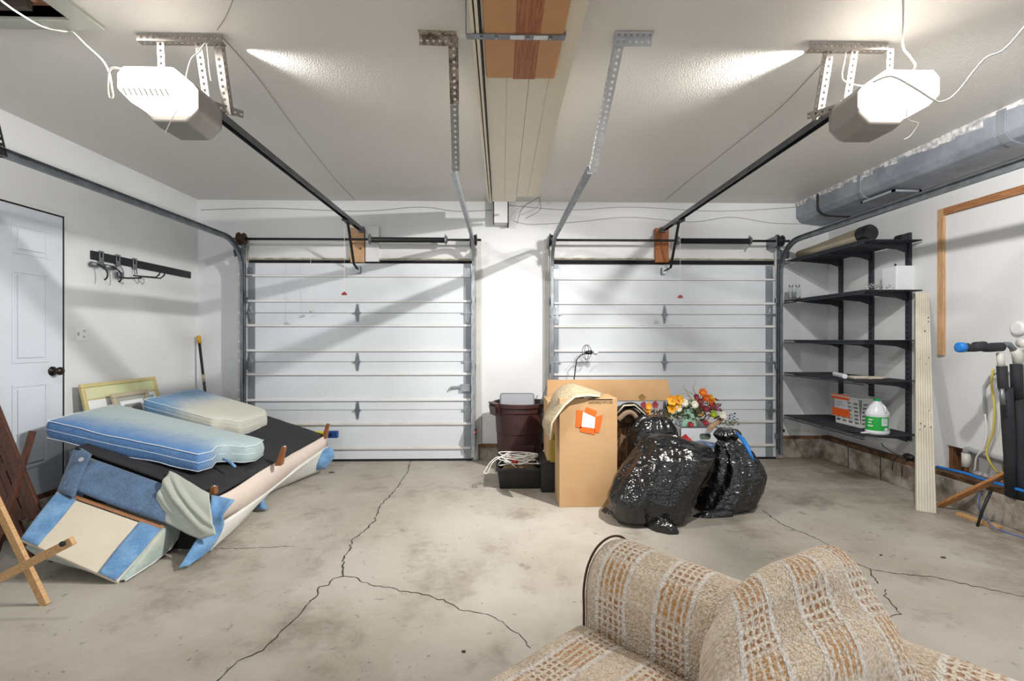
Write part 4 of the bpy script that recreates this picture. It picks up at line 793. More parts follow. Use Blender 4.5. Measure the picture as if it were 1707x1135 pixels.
# trash can
tc = S(866, 672, 4.78); can = thing('trash_can', 'round maroon plastic trash can between the garage doors', 'trash can', (tc.x, 4.78, 0)); cz = tc.z+.02
R_ = .272
MB().lathe([(.20, 0), (.212, .004), (R_-.045, cz*.55), (R_-.040, cz*.56), (R_-.040, cz*.60), (R_-.030, cz-.10), (R_-.018, cz-.09), (R_-.018, cz-.045), (R_, cz-.04), (R_, cz-.005), (R_-.008, cz), (R_-.018, cz-.004), (R_-.03, cz-.06), (.20, .02), (.001, .02)], (tc.x, 4.78, 0), 48).build('body', m_maroon, can, smooth=False, bevel=.002)
for ang in (math.pi*1.12, math.pi*.12):
    hx, hy = math.cos(ang), math.sin(ang); tx = Vector((-hy, hx, 0)); c0 = Vector((tc.x+hx*(R_-.02), 4.78+hy*(R_-.02), cz-.03)); o = Vector((hx, hy, 0))
    MB().hexa([c0-tx*.09+o*.03, c0+tx*.09+o*.03, c0+tx*.09-o*.01, c0-tx*.09-o*.01, c0-tx*.09+o*.05+Vector((0, 0, .03)), c0+tx*.09+o*.05+Vector((0, 0, .03)), c0+tx*.09+Vector((0, 0, .03)), c0-tx*.09+Vector((0, 0, .03))]).slab([c0-tx*.09+o*.03, c0+tx*.09+o*.03, c0+tx*.07+o*.02-Vector((0, 0, .09)), c0-tx*.07+o*.02-Vector((0, 0, .09))], o*.012).slab([c0-tx*.09+o*.03, c0-tx*.08+o*.03, c0-tx*.07-Vector((0, 0, .09)), c0-tx*.09-o*.03-Vector((0, 0, .0))], -tx*.01).slab([c0+tx*.09+o*.03, c0+tx*.08+o*.03, c0+tx*.07-Vector((0, 0, .09)), c0+tx*.09-o*.03], tx*.01).build('handle', m_maroon, can, bevel=.004)
MB().box(tc.x-.07, tc.x+.13, 4.78-R_+.035, 4.78-R_+.045, cz*.15, cz*.42).build('front_panel', m_maroon, can, bevel=.004)
a = S(833, 657, 4.86); b = S(891, 657, 4.86); zz = S(860, 655, 4.86).z
tray = thing('plastic_tray', 'light grey plastic tray with a dark rim sticking out of the trash can', 'tray', ((a.x+b.x)/2, 4.86, .45))
def rrect(x0, x1, z0, z1, r, y, n=5):
    out = []
    for (cx_, cz_, q0) in ((x1-r, z1-r, 0), (x0+r, z1-r, 90), (x0+r, z0+r, 180), (x1-r, z0+r, 270)):
        out += [(cx_+r*math.cos(math.radians(q0+90*k/n)), y, cz_+r*math.sin(math.radians(q0+90*k/n))) for k in range(n+1)]
    return out
MB().prism(rrect(a.x, b.x, .42, zz, .03, 4.86), (0, .012, 0)).build('rim', m_stile, tray); MB().prism(rrect(a.x+.014, b.x-.014, .43, zz-.012, .02, 4.852), (0, .01, 0)).build('tray_face', m_lgrey, tray)
tag(MB().tube([S(902, 672, 4.80), S(907, 655, 4.86), S(916, 634, 4.93)], .006, 6).tube([S(902, 672, 4.8), S(900, 700, 4.76)], .006, 6).build('thin_rod', m_blk), 'thin black bent rod rising between the trash can and the wide carton', 'rod')
# black tote with rope
a = S(829, 778, 4.16); b = S(906, 778, 4.16); f0 = S(833, 816, 4.11); f1 = S(900, 816, 4.11)
tote = thing('storage_tote', 'low black plastic tote full of rope before the trash can', 'tote', ((a.x+b.x)/2, 4.28, 0)); tz = a.z
o_ = [Vector((f0.x, 4.13, 0)), Vector((f1.x, 4.13, 0)), Vector((f1.x, 4.42, 0)), Vector((f0.x, 4.42, 0))]; t_ = [Vector((a.x, 4.10, tz)), Vector((b.x, 4.10, tz)), Vector((b.x, 4.45, tz)), Vector((a.x, 4.45, tz))]
m = MB(); ctr = Vector(((a.x+b.x)/2, 4.28, 0))
for i in range(4):
    j = (i+1) % 4; inn = lambda p: Vector((ctr.x+(p.x-ctr.x)*.94, ctr.y+(p.y-ctr.y)*.94, p.z)); m.hexa([o_[i], o_[j], inn(o_[j]), inn(o_[i]), t_[i], t_[j], inn(t_[j]), inn(t_[i])])
m.hexa([p for p in o_]+[p+Vector((0, 0, .01)) for p in o_]); m.build('tub', m_black, tote, bevel=.004)
m = MB(); m.box(a.x-.012, b.x+.012, 4.085, 4.10, tz-.018, tz).box(a.x-.012, a.x, 4.1, 4.45, tz-.018, tz).box(b.x, b.x+.012, 4.1, 4.45, tz-.018, tz).box(a.x-.012, b.x+.012, 4.45, 4.462, tz-.018, tz); m.build('rim', m_black, tote, bevel=.003)
MB().ball((ctr.x, 4.28, tz-.06), .16, 12, (1, .85, .45)).build('contents', M('jumbled_contents', '5C4A38', .9, col2='A08A68', vs=20, bump=.8, bs=30), tote, smooth=True)
r3 = random.Random(11); pts = [Vector((a.x+.02, 4.2, tz))]
for k in range(36):
    q = k*1.9+r3.uniform(-.5, .5); rr = r3.uniform(.5, 1.1); pts.append(Vector((ctr.x+.19*rr*math.cos(q), 4.27+.15*rr*math.sin(q), tz+.015+.07*r3.random()+.0*k)))
rope = wire('rope_coil', 'tangled white rope heaped on the black tote', [S(862, 780, 4.15)]+[S(835, 762, 4.12), S(820, 768, 4.10), S(808, 785, 4.09), S(807, 788, 4.09), S(813, 788, 4.08), S(822, 770, 4.08), S(845, 757, 4.1)]+pts+[S(915, 770, 4.2), S(925, 750, 4.25), S(922, 742, 4.3), S(905, 752, 4.3)], .0045, m_cord, 'rope')
tag(MB().ball(S(858, 770, 4.2), .028, 8, (1.1, 1, 1.2)).ball(S(855, 766, 4.22), .02, 8).build('red_buckle', m_red, smooth=True, base=S(858, 774, 4.2)), 'small red plastic clip in the rope on the tote', 'clip')
# tall carton
x0 = S(932.5, 750, 3.67).x; x1 = S(1029, 750, 3.67).x; bz = S(980, 664, 3.67).z
tb = thing('tall_carton', 'tall brown carton with an orange taped note and glass warning', 'carton', ((x0+x1)/2, 3.82, 0))
MB().box(x0, x1, 3.67, 3.98, 0, bz).build('box_body', m_card, tb, bevel=.003)
fp = lambda u, v: S(u, v, 3.668)
for nm, qd, mt in (('note', ((971,686),(993,694),(991,714),(969,711)), m_paper), ('orange_tape', ((961.4,683.5),(972,684),(969,714),(959.5,711)), m_orange), ('orange_tape', ((977,678.5),(995,685),(992.5,695.5),(974,687)), m_orange), ('orange_tape', ((992.5,695),(1005,691),(999,720.5),(990.5,721)), m_orange), ('orange_tape', ((967,710.6),(992,714.6),(991,724.5),(966.7,719)), m_orange)):
    MB().slab([fp(u, v) for u, v in qd], (0, -.0012 if nm == 'note' else -.0022, 0)).build(nm, mt, tb)
a = fp(981, 666.4); b = fp(1021, 665); MB().box(a.x, b.x, 3.6665, 3.668, a.z, b.z).build('printed_line', m_ink, tb)
tx = text_mb('GLASS HANDLE WITH CARE', .022, (0, 0, 0), (1, 0, 0), (0, 0, 1)); w_ = max(p.x for p in tx.v); k_ = (fp(1021, 670).x-fp(981.5, 670).x)/w_; o0 = fp(981.5, 672.6)
tx.v = [Vector((o0.x+p.x*k_, 3.6665, o0.z+p.z*1.35)) for p in tx.v]; tx.build('printed_text', m_ink, tb)
for (v, w) in ((699, 10), (703, 5)):
    a = fp(975, v); MB().box(a.x, a.x+w*.0042, 3.6664, 3.667, a.z-.002, a.z).build('handwriting', m_lgrey, tb)
MB().box((x0+x1)/2-.03, (x0+x1)/2+.03, 3.68, 3.97, bz, bz+.001).build('sealing_tape', M('clear_tape', 'B99C78', .2), tb)
hat = MB().patch([[S(1004, 656, 3.97), S(978, 647, 3.95), S(950, 640, 3.93), S(926, 654, 3.9), S(913, 683, 3.85), S(905, 706, 3.8), S(912, 722, 3.76)],
                  [S(1003, 657, 3.85), S(980, 650, 3.82), S(956, 645, 3.80), S(933, 660, 3.76), S(920, 687, 3.72), S(910, 706, 3.7), S(914, 728, 3.7)],
                  [S(1000, 661, 3.68), S(979, 659, 3.645), S(958, 662, 3.64), S(942, 675, 3.63), S(931, 689, 3.62), S(920, 705, 3.62), S(917, 733, 3.64)]], 18, 44)
hr_ = thing('straw_mat', 'woven straw mat draped over the tall carton\'s upper left corner', 'mat', S(925, 700, 3.75)); ho = hat.build('weave', m_wheat, hr_, smooth=True, solid=.012)
MB().tube([S(1000, 661, 3.675), S(979, 659, 3.64), S(958, 662, 3.635), S(942, 675, 3.625), S(931, 689, 3.615), S(920, 705, 3.615), S(917, 733, 3.635)], .007, 8).build('bound_edge', M('pale_binding', 'D8CBB0', .9), hr_, smooth=True)
# black crate and small carton stacked left of the tall carton
a = S(903, 800, 3.95); b = S(932, 800, 3.95)
tag(MB().box(a.x, x1-.1, 4.02, 4.38, 0, .26).build('black_crate', m_black, bevel=.01), 'black crate beside the rope tote, behind the tall carton', 'crate')
a = S(912, 700, 4.04); zt2 = S(912, 668, 4.04).z
tag(MB().box(a.x, x1-.08, 4.04, 4.36, .262, zt2).build('carton', m_card, bevel=.004), 'brown carton on the black crate, tucked under the straw mat', 'carton')
tag(MB().box(a.x+.02, a.x+.075, 3.985, 4.035, .262, .262+.19).box(a.x+.035, a.x+.06, 4.0, 4.02, .45, .50).build('spray_bottle', M('olive_bottle', '8C7A2A', .4), bevel=.008, base=(a.x+.05, 4.0, .262)), 'olive yellow bottle beside the tall carton, under the straw mat', 'bottle')
# wide carton with its long flap up
x0 = S(912, 650, 4.45).x; x1b = S(1025, 650, 4.45).x; za = S(912, 668, 4.45).z; zb2 = S(912, 633, 4.45).z; xr1 = S(1113, 632, 4.45).x; xr2 = S(1119, 668, 4.45).x
wc = thing('wide_carton', 'wide brown carton at the back with one long flap standing up', 'carton', ((x0+x1b)/2, 4.6, 0))
MB().box(x0+.06, x1b, 4.464, 4.72, 0, za).build('box_body', m_card, wc, bevel=.003)
MB().prism([(x0, 4.45, za), (xr2, 4.45, za), (xr1, 4.45, zb2), (x0+.003, 4.45, zb2)], (0, .012, 0)).build('flap', m_card, wc)
# bundle between the carton and the bags
fb = thing('folded_mat', 'rolled dark mat with pale edges between the tall carton and black bags', 'mat', S(1048, 720, 4.15))
m = MB().patch([[S(1028, 690, 4.0), S(1040, 676, 4.0), S(1058, 675, 4.02), S(1075, 690, 4.05), S(1086, 704, 4.1)], [S(1028, 692, 4.3), S(1040, 678, 4.3), S(1058, 677, 4.3), S(1075, 690, 4.3), S(1086, 706, 4.3)]], 4, 26); m.build('mat_sheet', M('dark_mat_pile', '25211F', .95), fb, smooth=True, solid=.035)
MB().tube([S(1028, 690, 3.99), S(1040, 676, 3.99), S(1058, 675, 4.01), S(1075, 690, 4.04), S(1086, 704, 4.09)], .006, 6).build('bound_edge', M('pale_binding', 'D8CBB0', .9), fb, smooth=True)
MB().patch([[S(1030, 700, 3.98), S(1044, 688, 3.98), S(1056, 690, 4.0), S(1066, 706, 4.0)], [S(1030, 700, 4.3), S(1044, 688, 4.3), S(1056, 690, 4.3), S(1066, 706, 4.3)]], 4, 20).build('mat_sheet', M('taupe_mat', '8A7460', .95, bump=.5, bs=80), fb, smooth=True, solid=.04)
MB().prism([S(u, v, 4.08) for u, v in ((1029, 706), (1029, 692), (1040, 681), (1057, 680), (1072, 692), (1082, 706))], (0, .2, 0)).build('mat_core', M('mat_core_brown', '3A2F29', .95, col2='6E5A4A', vs=18, bump=.6, bs=40), fb, bevel=.01)
sx0 = S(1026, 800, 4.1).x; sx1 = S(1062, 800, 4.1).x; tz_ = S(1040, 702, 4.1).z
lx = slc([(800, 1024, 1046), (790, 1022, 1048), (760, 1026, 1048), (730, 1026, 1052), (712, 1028, 1056), (704, 1034, 1052)], 4.2, 1.0); lx[0] = (.003,)+lx[0][1:]
cb = bag('cloth_bundle', 'mottled brown cloth bundle behind the tall carton\'s right side', lx, seed=12); cb['category'] = 'bundle'
cb.children[0].data.materials[0] = M('mottled_brown_cloth', '5E4636', .95, col2='A98C70', vs=14, bump=.6, bs=30); cb.children[0].name = 'cloth'
# white carton on a hidden carton, flowers inside
x0 = S(1134, 730, 4.15).x; x1 = S(1203, 730, 4.15).x; wz = S(1134, 714, 4.15).z; yb_ = 4.47; zl = .285
tag(MB().box(x0-.02, x1+.04, 4.17, 4.47, 0, zl-.001).build('carton', m_card, bevel=.004), 'brown carton under the white one, behind the black bags', 'carton')
wbx = thing('white_carton', 'open white carton with an oval hand hole behind the bags, flowers in it', 'carton', ((x0+x1)/2, 4.3, zl))
hx0, hx1, hz0, hz1 = S(1166, 730, 4.15).x, S(1185, 730, 4.15).x, S(1166, 733, 4.15).z, S(1166, 722.5, 4.15).z
m = MB().box(x0, hx0, 4.15, 4.156, zl, wz).box(hx1, x1, 4.15, 4.156, zl, wz).box(hx0, hx1, 4.15, 4.156, zl, hz0).box(hx0, hx1, 4.15, 4.156, hz1, wz)
for (cx_, sx) in ((hx0, 1), (hx1, -1)):
    for (cz_, sz) in ((hz0, 1), (hz1, -1)): m.prism([(cx_, 4.15, cz_), (cx_+sx*.02, 4.15, cz_), (cx_+sx*.006, 4.15, cz_+sz*.006), (cx_, 4.15, cz_+sz*.02)], (0, .006, 0))
m.box(x0, x1, yb_-.006, yb_, zl, wz+.02).box(x0, x0+.006, 4.15, yb_, zl, wz).box(x1-.006, x1, 4.15, yb_, zl, wz).box(x0, x1, 4.15, yb_, zl, zl+.006); m.build('box_body', m_paper, wbx)
MB().box(x0+.02, x1-.02, 4.17, yb_-.02, zl+.007, zl+.17).build('packing', M('teal_packing', '7FA08F', .9, col2='4E4A40', vs=16), wbx)
rf = random.Random(21)
def petal_flower(c, r, n, mat, ctr_mat, root, up, cup=.3, layers=1):
    c = Vector(c); u_ = Vector(up).normalized(); a_ = u_.orthogonal().normalized(); b_ = u_.cross(a_); m = MB()
    for L in range(layers):
        for k in range(n):
            q = 2*math.pi*(k+L*.5)/n+rf.uniform(-.1, .1); d_ = a_*math.cos(q)+b_*math.sin(q); s_ = u_.cross(d_); rr = r*(1-.28*L); w_ = rr*math.pi/n*1.05; h_ = cup*(1+L*.9)
            m.add([c, c+d_*rr*.5+s_*w_+u_*rr*h_*.5, c+d_*rr+u_*rr*h_, c+d_*rr*.5-s_*w_+u_*rr*h_*.5, c+d_*rr*.55+u_*rr*h_*.38], [(0, 1, 4), (1, 2, 4), (2, 3, 4), (3, 0, 4)])
    o = m.build('flower', mat, root, solid=.0015)
    if ctr_mat: MB().ball(c+u_*r*.12, r*.22, 6).build('flower_centre', ctr_mat, o, smooth=True)
def leaves(root, nm, base, n, spread, ln, mat, seed):
    q_ = random.Random(seed); m = MB(); base = Vector(base)
    for k in range(n):
        p = base+Vector((q_.uniform(-1, 1)*spread[0], q_.uniform(-1, 1)*spread[1], q_.uniform(-1, 1)*spread[2])); d_ = Vector((q_.uniform(-1, 1), q_.uniform(-1, .4), q_.uniform(-.3, 1))).normalized(); s_ = d_.cross(Vector((0, 1, .3))).normalized(); l_ = ln*q_.uniform(.6, 1.2)
        m.add([p, p+d_*l_*.45+s_*l_*.22, p+d_*l_, p+d_*l_*.45-s_*l_*.22, p+d_*l_*.5+Vector((0, -.004, .003))], [(0, 1, 4), (1, 2, 4), (2, 3, 4), (3, 0, 4)])
    return m.build(nm, mat, root, solid=.001)
m_gl = M('dark_green_leaves', '3E4F2C', .6, col2='6C7A3C', vs=9); m_yel = M('yellow_petals', 'E5A822', .6, col2='D08A1C', vs=20); m_wp = M('white_petals', 'E4E2D2', .7); m_op = M('orange_petals', 'D87A24', .6, col2='D03A14', vs=14); m_burg = M('burgundy_petals', '6E1C26', .6, col2='8E3240', vs=20); m_lime = M('lime_petals', '9DB22E', .6); m_euc = M('blue_green_leaves', '41606E', .7)
f = lambda u, v, y=4.25: S(u, v, y); toc = (0, -1, .35)
fa = thing('flower_arrangement', 'silk arrangement of yellow lilies and white blooms in a pale green pot', 'flowers', f(1150, 712, 4.27))
MB().hexa([f(1136, 712, 4.2), f(1162, 712, 4.2), f(1162, 712, 4.33), f(1136, 712, 4.33), f(1143, 682, 4.22), f(1154, 680, 4.22), f(1156, 682, 4.31), f(1142, 684, 4.31)]).build('pot', M('pale_green_ceramic', '8FB5A0', .4), fa, bevel=.01)
for (u, v, r) in ((1121, 668, .052), (1131, 666, .048), (1120, 681, .045), (1127, 674, .045)): petal_flower(f(u, v, 4.18), r, 6, m_yel, m_brass, fa, (rf.uniform(-.5, .2), -1, rf.uniform(0, .6)), .45)
for (u, v, r) in ((1141, 671, .038), (1158, 674, .036), (1131, 681, .034)): petal_flower(f(u, v, 4.17), r, 14, m_wp, None, fa, toc, .25, 3)
leaves(fa, 'leaves', f(1138, 686, 4.24), 150, (.14, .05, .07), .05, m_gl, 1)
fb2 = thing('flower_arrangement', 'silk arrangement of orange and burgundy flowers with wispy grasses', 'flowers', f(1180, 712, 4.33))
for (u, v, r, mm) in ((1171, 655, .045, m_op), (1176, 663, .04, m_op), (1183, 670, .035, m_op), (1188, 676, .035, m_burg), (1168, 676, .03, m_burg), (1160, 661, .03, m_burg), (1177, 682, .035, m_burg), (1195, 681, .028, M('mauve_petals', 'A0637A', .6)), (1166, 668, .03, m_burg), (1184, 662, .03, m_yel), (1190, 690, .036, m_lime)):
    petal_flower(f(u, v, 4.22), r, 8, mm, m_yel if mm is m_op else None, fb2, (rf.uniform(-.4, .6), -1, rf.uniform(0, .7)), .4, 2)
for _ in range(16): petal_flower(f(rf.uniform(1152, 1196), rf.uniform(660, 694), 4.24), rf.uniform(.014, .022), 6, rf.choice([m_burg, m_op, m_yel, m_lime, m_wp]), None, fb2, (rf.uniform(-.4, .4), -1, .4), .4, 2)
leaves(fb2, 'leaves', f(1178, 684, 4.3), 140, (.12, .05, .09), .045, M('russet_leaves', '5E2A22', .6, col2='7C6A2E', vs=12), 2)
for (pts) in (((1166, 690), (1162, 665), (1152, 655), (1140, 650)), ((1168, 690), (1160, 660), (1155, 645), (1160, 636)), ((1168, 690), (1166, 665), (1172, 648), (1180, 642)), ((1165, 690), (1152, 664), (1142, 656), (1132, 656)), ((1170, 690), (1172, 672), (1176, 660), (1170, 655)), ((1166, 690), (1150, 660), (1142, 648), (1138, 640))):
    P = [f(u, v, 4.22) for u, v in pts]; MB().tube(P, [.003, .003, .0025, .001], 5).build('grass_blade', M('dry_grass', '8C8258', .8), fb2, smooth=True)
petal_flower(f(1205, 692, 4.22), .04, 16, m_wp, None, fb2, toc, .2, 3)
leaves(fb2, 'eucalyptus_sprig', f(1216, 698, 4.3), 46, (.07, .04, .055), .028, m_euc, 3); leaves(fb2, 'leaves', f(1212, 706, 4.28), 40, (.09, .03, .02), .03, M('pale_olive_leaves', '8E9A6A', .7), 9)
for (u, v) in ((1151, 708), (1176, 705)): petal_flower(f(u, v, 4.18), .032, 7, M('crimson_foil', '8E2630', .4), None, fb2, (0, -1, .5), .3, 2)
ls = thing('autumn_leaf_spray', 'spray of red and gold artificial autumn leaves above the rear bag', 'leaves', f(1085, 705, 4.2))
for (u, v, mm) in ((1073, 676, m_burg), (1092, 675, m_burg), (1070, 663, M('brown_leaf', '7A5A30', .7)), (1081, 677, m_yel), (1079, 686, m_yel), (1074, 690, m_op)): petal_flower(f(u, v, 4.2), .036, 5, mm, None, ls, (rf.uniform(-.3, .3), -1, .2), .15)
MB().tube([f(1078, 705, 4.22), f(1074, 680, 4.21), f(1070, 663, 4.2)], .002, 5).tube([f(1085, 705, 4.22), f(1090, 690, 4.21), f(1092, 677, 4.2)], .002, 5).build('stem', m_rust, ls)
leaves(ls, 'leaves', f(1092, 692, 4.25), 70, (.12, .05, .035), .04, M('russet_leaves', '5E2A22', .6, col2='7C6A2E', vs=12), 5)
gb = f(1105, 700, 4.3); tag(MB().box(gb.x-.08, gb.x+.06, 4.25, 4.4, gb.z-.12, gb.z+.02).build('green_planter', M('dull_green_planter', '6E8F7A', .6), bevel=.006), 'dull green planter behind the rear bag, leaf spray in it', 'planter')
tag(MB().box(gb.x-.1, gb.x+.08, 4.24, 4.42, 0, gb.z-.121).build('carton', m_card, bevel=.004), 'brown carton under the green planter, hidden behind the rear bag', 'carton')
# cardboard tube
a = f(1183, 714, 4.10); b = f(1204, 697, 4.36); d_ = (b-a).normalized()
MBt = MB().lathe([(.014, 0), (.020, 0), (.020, (b-a).length), (.014, (b-a).length), (.013, .3*(b-a).length)], a, 20, d_)
ct = thing('cardboard_tube', 'cardboard tube poking out of the white carton\'s right side', 'tube', a); MBt.build('tube', M('kraft_tube', 'B8977A', .8), ct, smooth=False); MB().lathe([(.0001, .03), (.0138, .03), (.0138, .035), (.0001, .035)], a, 16, d_).build('tube_hollow', m_hole, ct)
o = MB().patch([[S(1150, 742, 3.9), S(1165, 735, 3.95), S(1182, 737, 3.95), S(1198, 740, 3.9)], [S(1152, 750, 3.84), S(1168, 742, 3.85), S(1180, 743, 3.85), S(1194, 750, 3.84)], [S(1160, 758, 3.8), S(1172, 755, 3.78), S(1182, 756, 3.78), S(1188, 760, 3.8)]], 10, 18).build('blue_foil', M('blue_foil', '3C6FA8', .2, .6, col2='BFD0DE', vs=18), smooth=True, solid=.01); tag(o, 'crumpled blue foil wrapper between the two front bags', 'wrapper')
pw = thing('red_bow', 'red ribbon bow with a white cord on top of the largest bag', 'bow', S(1140, 742, 3.55))
petal_flower(S(1142, 735, 3.5), .05, 5, m_red, None, pw, (.3, -1, .4), .3); MB().tube([S(1122, 727, 3.5), S(1126, 726, 3.5), S(1130, 731, 3.5), S(1138, 740, 3.49)], .005, 6).build('cord', m_cord, pw, smooth=True)
# gooseneck work lamp in front of the right garage door
wl = thing('work_lamp', 'small gooseneck work lamp with a bare bulb before the right door', 'lamp', S(957, 760, 4.9)-Vector((0, 0, S(957, 760, 4.9).z)))
b0 = wl.location; MB().tube([b0, Vector((b0.x, b0.y, .5)), S(957, 632, 4.9), S(961, 600, 4.9), S(968, 592, 4.9), S(978, 588, 4.9)], .006, 8).build('gooseneck', m_dark, wl, smooth=True)
MB().lathe([(.05, 0), (.05, .01), (.01, .015)], b0, 20).build('foot', m_dark, wl)
MB().tube([S(976, 588, 4.9), S(987, 587, 4.9)], [.018, .022], 12).build('socket', m_blk, wl, smooth=True); MB().ball(S(993, 587, 4.9), .03, 12).build('bulb', M('unlit_bulb', 'C8D2DA', .15), wl, smooth=True)
cq = S(978, 587, 4.9); MB().tube([cq+Vector((.055*math.sin(q)*.8, -.012*math.sin(q), .075*math.cos(q))) for q in [k*2*math.pi/28 for k in range(29)]], .003, 5).tube([cq+Vector((.0, 0, .075*math.cos(q)))+Vector((.03*math.sin(q), .05*math.sin(q), 0)) for q in [k*2*math.pi/28 for k in range(29)]], .003, 5).build('wire_guard', m_dark, wl, smooth=True)
# door sensor with its red light
ps = thing('door_sensor', 'safety sensor with a glowing red light at the left door\'s jamb', 'sensor', S(791, 724, 5.04))
a = S(791, 720, 5.04); MB().box(a.x-.015, a.x+.02, 5.03, 5.08, a.z-.03, a.z+.03).box(a.x-.015, a.x+.02, 5.08, 5.136, a.z-.035, a.z-.03).build('housing', M('dark_red_housing', '5A2426', .5), ps, bevel=.004)
MB().ball((a.x, 5.028, a.z), .008, 8).build('led', M('red_led', 'FF2222', .4, emit=14), ps, smooth=True)
a = S(1300, 718, 5.05); tag(MB().box(a.x-.015, a.x+.05, 5.06, 5.08, a.z-.012, a.z+.012).box(a.x+.03, a.x+.055, 5.05, 5.135, a.z-.016, a.z+.016).build('door_sensor', m_black, bevel=.004), 'black safety sensor at the right door\'s right jamb', 'sensor')
# planks hung from the ceiling
hb = thing('ceiling_rack', 'steel bracket bars bolted to the ceiling carrying stored boards', 'rack', PY(860, 60, 2.03))
ax_, bx_ = S(778, 61, 2.03).x, S(942, 61, 2.03).x; zb3 = S(860, 61, 2.03).z
for yy in (2.03, .8):
    x_a, x_b = (ax_, bx_) if yy < 3 else (ax_+.0, bx_-.02)
    MB().box(x_a, x_b, yy-.018, yy+.018, zb3-.0035, zb3).build('cross_bar', m_galvd, hb); MB().perf((x_a-.002, yy-.017, zb3), (x_a-.002, yy-.017, ZC), (0, 1, 0)).build('hanger_strap', m_galv, hb); MB().perf((x_b+.002, yy-.017, zb3), (x_b+.002, yy-.017, ZC), (0, 1, 0)).build('hanger_strap', m_galv, hb)
    for t_ in (.15, .3, .62, .85): xx = x_a+(x_b-x_a)*t_; MB().lathe([(.007, 0), (.007, -.006), (.001, -.008)], (xx, yy, zb3-.0035), 8).build('bolt', m_galv, hb)
    for t_ in (.44, .68): xx = x_a+(x_b-x_a)*t_; MB().box(xx, xx+.06, yy-.013, yy+.013, zb3-.0045, zb3-.0035).build('sticker', m_white, hb)
z0_ = zb3+.001
xa, xb_ = S(811, 136, 2.36).x, S(925, 136, 2.36).x; y_end = .5
c = MB().box(xa, xb_, y_end, 2.36, z0_, z0_+.012)
tag(c.build('hardboard_panel', M('tan_hardboard', 'C08E5E', .6, var=.06, vs=4), bevel=.02), 'tan hardboard panel lying lowest in the ceiling rack', 'board')
xm, xn = S(855.5, 136, 2.36).x, S(891.5, 136, 2.36).x
tag(MB().box(xm, xn, y_end, 2.362, z0_-.0009, z0_-.0001).build('veneer_strip', m_firy), 'dark reddish wood-grain strip along the middle of the hardboard panel', 'strip')
xl_, xr_ = -.115, .33
def siding(label, x0_, x1_, y0_, y1_, z_):   # stepped lap-siding panel
    w_ = x1_-x0_; p = [(x0_, z_+.03), (x0_, z_), (x0_+w_*.48, z_), (x0_+w_*.50, z_+.003), (x0_+w_*.52, z_), (x1_, z_), (x1_, z_+.018), (x0_+.01, z_+.018), (x0_+.01, z_+.03)]
    m = MB().prism([(x, y0_, z) for x, z in p], (0, y1_-y0_, 0)); return tag(m.build('siding_panel', m_cream), label, 'siding')
siding('cream siding panel in the ceiling rack, left underside, reaching nearest the back wall', -.08, .138, .6, 4.52, z0_+.013)
siding('cream siding panel in the ceiling rack, right underside, ending a little short', .14, .335, .6, 4.35, z0_+.013)
siding('cream siding panel stacked upon the two lowest ones in the ceiling rack', -.07, .33, .6, 4.45, z0_+.045)
for i, (dx, lab) in enumerate(((-.125, 'outermost cream trim board on edge along the ceiling rack\'s left side'), (-.105, 'middle cream trim board on edge at the ceiling rack\'s left side'))):
    tag(MB().box(dx, dx+.014, .6, 4.5+i*.03, z0_, z0_+.11).build('trim_board', m_cream, bevel=.002), lab, 'board')
tag(MB().perf((-.088, .6, z0_+.0), (-.088, 4.4, z0_), (0, 0, 1), .10, .003, .02, .05).build('perforated_strip', m_dark), 'dark perforated strip sandwiched between the cream boards in the ceiling rack', 'strip')
# ================================================================ RIGHT SIDE: wire shelves
XF = S(1308, 692, 5.10).x; YN, YFAR = 3.97, 5.11; DP = XR-XF
sz = [S(1457, v, YN).z for v in (399, 483, 567, 636, 727)]
yu = [PX(u, 550, XR-.01).y for u in (1402, 1453, 1515)]
for i, y in enumerate(yu):
    up = thing('shelf_standard', ['dark slotted shelf standard nearest the garage door', 'dark slotted shelf standard in the middle of the three', 'dark slotted shelf standard nearest the leaning boards'][i], 'shelf upright', (XR-.012, y, sz[4]-.08), 'slotted standards of the wire shelves')
    m = MB(); zb0, zt0 = sz[4]-.07, sz[0]+.09
    m.box(XR-.024, XR, y-.022, y-.009, zb0, zt0).box(XR-.024, XR, y+.009, y+.022, zb0, zt0)
    z = zb0
    while z < zt0: m.box(XR-.024, XR-.004, y-.009, y+.009, z, min(z+.035, zt0)); z += .045
    m.build('slotted_post', m_shelf, up)
names = ['top', 'second from the top', 'third from the top', 'fourth from the top', 'lowest']
for k, z in enumerate(sz):
    sh = thing('wire_shelf', 'dark grey wire shelf on the right wall, ' + names[k] + (' of the five' if k in (0, 4) else ''), 'shelf', ((XF+XR)/2, (YN+YFAR)/2, z-.04), 'wire shelves on the right wall')
    m = MB(); r = .0028; y = YN
    while y <= YFAR:
        m.bar((XF, y, z), (XR-.026, y, z), .0042, .004, (0, 1, 0)); y += .0125 if k != 9 else .02
    m.build('deck_wires', m_shelf, sh)
    m = MB()
    for x in (XF, XF+.13, XF+.27, XF+.40, XR-.03): m.bar((x, YN, z-.004), (x, YFAR, z-.004), .006, .006, (1, 0, 0))
    m.bar((XF, YN, z-.03), (XF, YFAR, z-.03), .006, .006, (1, 0, 0)); m.build('frame_wires', m_shelf, sh)
    m = MB(); y = YN
    while y <= YFAR:
        m.bar((XF, y, z), (XF, y, z-.03), .0026, .0026, (0, 1, 0)); y += .0125
    m.build('front_lip', m_shelf, sh)
    for y in yu: MB().prism([(XR-.025, y-.006, z-.006), (XF+.02, y-.006, z-.006), (XF+.02, y-.006, z-.022), (XR-.12, y-.006, z-.055), (XR-.025, y-.006, z-.085)], (0, .012, 0)).build('bracket', m_shelf, sh, bevel=.002)
